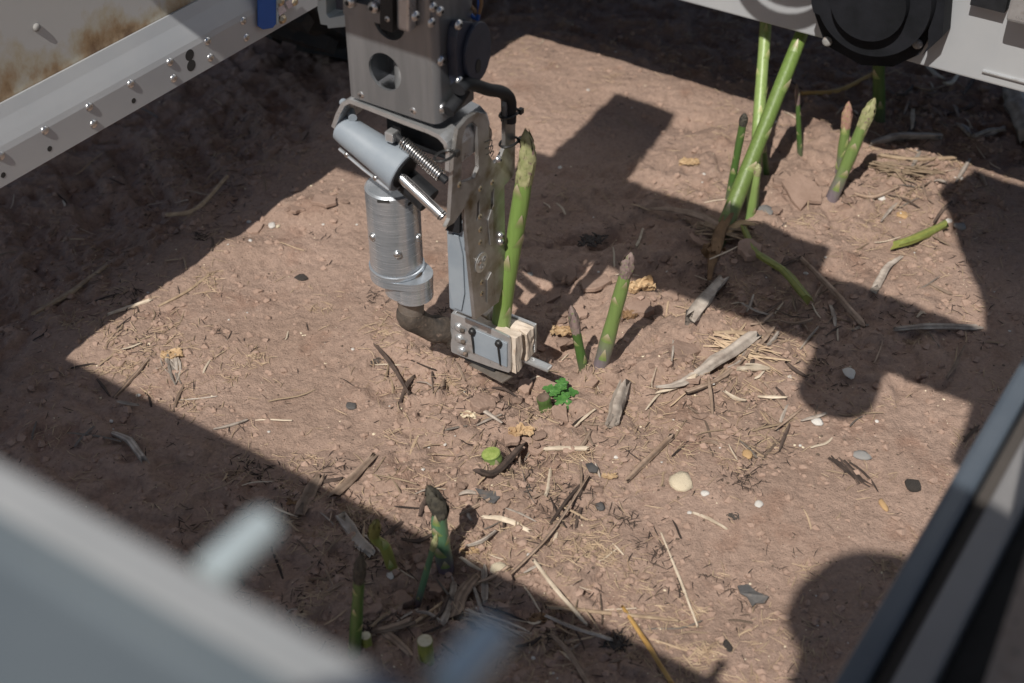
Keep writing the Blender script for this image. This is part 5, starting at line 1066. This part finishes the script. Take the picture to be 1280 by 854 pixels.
def mass(name, label, cat, m, count, make, seed):
    r = random.Random(seed); vs = []; fs = []
    pts = []
    while len(pts) < count:
        q = make.pick(r)
        if q: pts.append(q)
    arr = np.array([(q.x, q.y) for q in pts]); hz = height(arr[:, 0], arr[:, 1])
    for i, p in enumerate(pts):
        v, f = make.shape(r, Vector((p.x, p.y, hz[i]))); o = len(vs); vs += v; fs += [tuple(a + o for a in w) for w in f]
    me = bpy.data.meshes.new(name); me.from_pydata(vs, [], fs); me.materials.append(MATS[m]); o = bpy.data.objects.new(name, me); COL.objects.link(o)
    tag(o, label, cat, None, 'stuff'); return o
class Fibre:
    def __init__(s, lmin, lmax, w, dense=.8): s.a = (lmin, lmax, w, dense); s.c = None
    def pick(s, r):
        if s.c is None or r.random() < .07: s.c = sample_px(r) + (r.uniform(7, 24),)
        if r.random() < s.a[3]: x, y = r.gauss(s.c[0], s.c[2]), r.gauss(s.c[1], s.c[2] * .7)
        else: x, y = r.uniform(-60, 1340), r.uniform(-40, 900)
        return flat_at(x, y)
    def shape(s, r, p):
        l_ = r.uniform(*s.a[:2]); w = s.a[2] * r.uniform(.6, 1.4); a = r.random() * 6.28; d = Vector((math.cos(a), math.sin(a), r.gauss(0, .12))); n = Vector((-math.sin(a), math.cos(a), 0)); c = n * r.gauss(0, .05) * l_
        q = []
        for t, ww in ((-.5, .6), (0, 1), (.5, .5)):
            m_ = p + d * (t * l_) + c * (1 - 4 * t * t) + Z * (w * .6 + .0004 + abs(d.z) * l_ * .4); q += [m_ + n * w * ww, m_ + Z * w * ww, m_ - n * w * ww]
        return q, [(0, 1, 4, 3), (1, 2, 5, 4), (3, 4, 7, 6), (4, 5, 8, 7), (2, 0, 3, 5), (5, 3, 6, 8)]
class Grit:
    def __init__(s, lo, hi, dense=.4): s.a = (lo, hi, dense)
    def pick(s, r):
        if r.random() < s.a[2]: x, y = sample_px(r)
        else: x, y = r.uniform(-60, 1340), r.uniform(-40, 900)
        return flat_at(x, y)
    def shape(s, r, p):
        z = s.a[0] + (s.a[1] - s.a[0]) * r.random() ** 4; j = lambda: z * r.uniform(.55, 1.25)
        a = r.random() * 3; ca, sa = math.cos(a), math.sin(a); q = [p + Z * j() * .8]
        for k in range(6):
            b = a + k * math.pi / 3; w = j(); q.append(p + Vector((math.cos(b) * w, math.sin(b) * w, z * r.uniform(-.1, .45))))
        for k in range(6):
            b = a + k * math.pi / 3; w = j() * .9; q.append(p + Vector((math.cos(b) * w, math.sin(b) * w, -z * .6)))
        return q, [(0, 1 + k, 1 + (k + 1) % 6) for k in range(6)] + [(1 + k, 7 + k, 7 + (k + 1) % 6, 1 + (k + 1) % 6) for k in range(6)]
mass('straw_litter', 'fine straw fibres strewn over the whole bed', 'straw litter', 'straw', 7500, Fibre(.004, .019, .00045, .95), 3)
mass('dark_litter', 'fine dark plant fibres strewn over the soil', 'plant litter', 'dark_twig', 3000, Fibre(.003, .014, .00045, .85), 4)
mass('soil_crumbs', 'loose soil crumbs covering the bed', 'soil crumbs', 'clod', 14000, Grit(.0005, .0056, .72), 6)
mass('dark_crumbs', 'dark crumbs of rotted plant matter on the bed', 'crumbs', 'stick', 2600, Grit(.0005, .0022, .35), 7)
mass('pale_grit', 'fine pale grit specks in the soil', 'grit', 'cream_stone', 700, Grit(.0006, .0018, .3), 8)

# ------------------------------------------------------------------ person with the camera (only the shadow of the head reaches the picture)
def person():
    e = empty('person', W(0, -.45, 0), 'person in dark clothes bending over the near beam behind the camera', 'person')
    o = parent_world(e)
    V = []; R_ = []; E_ = []
    def add(p, r, par=None):
        V.append(p - o); R_.append(r); i = len(V) - 1
        if par is not None: E_.append((par, i))
        return i
    pel = add(W(0, -.47, .84), .15); a1 = add(W(0, -.40, .93), .14, pel); a2 = add(W(0, -.31, 1.0), .15, a1); a3 = add(W(0, -.23, 1.04), .13, a2); nk = add(W(0, -.155, 1.075), .055, a3); h0 = add(W(.0, -.10, 1.09), .07, nk)
    hd = add(W(.0, -.065, 1.105), .082, h0); add(W(0, -.035, 1.135), .070, hd)
    for s in (-1, 1):
        sh = add(W(s * .15, -.26, .985), .052, a3); el = add(W(s * .20, -.20, .83), .040, sh); wr = add(W(s * .105, -.06, .90), .028, el); pm = add(W(s * .085, -.045, .925), .030, wr)
        for k in range(4):
            k1 = add(W(s * (.075 - .004 * k), -.035, .935 + .012 * (k - 1.5)), .0085, pm); k2 = add(W(s * (.055 - .004 * k), -.026, .938 + .012 * (k - 1.5)), .008, k1); add(W(s * (.045 - .002 * k), -.034, .936 + .012 * (k - 1.5)), .007, k2)
        t1 = add(W(s * .075, -.062, .945), .009, pm); add(W(s * .058, -.070, .950), .0085, t1)
        hp = add(W(s * .09, -.47, .80), .095, pel); kn = add(W(s * .11, -.40, .44), .062, hp); an = add(W(s * .11, -.47, .07), .042, kn); add(W(s * .12, -.38, .03), .036, an)
    me = bpy.data.meshes.new('body'); me.from_pydata(V, E_, []); ob = bpy.data.objects.new('body', me); COL.objects.link(ob); ob.parent = e
    md = ob.modifiers.new('skin', 'SKIN'); sv = me.skin_vertices[0].data
    for i, r in enumerate(R_): sv[i].radius = (r, r)
    sv[0].use_root = True
    ob.modifiers.new('sub', 'SUBSURF').levels = 2; ob.modifiers['sub'].render_levels = 2
    me.materials.append(MATS['clothes'])
    cap = MB(); c = W(0, -.065, 1.115)
    cap.dome(c, Vector((0, 0, 1)) + A * .35, .092, .075, 24); cap.build('cap', 'clothes', e, True)
person()
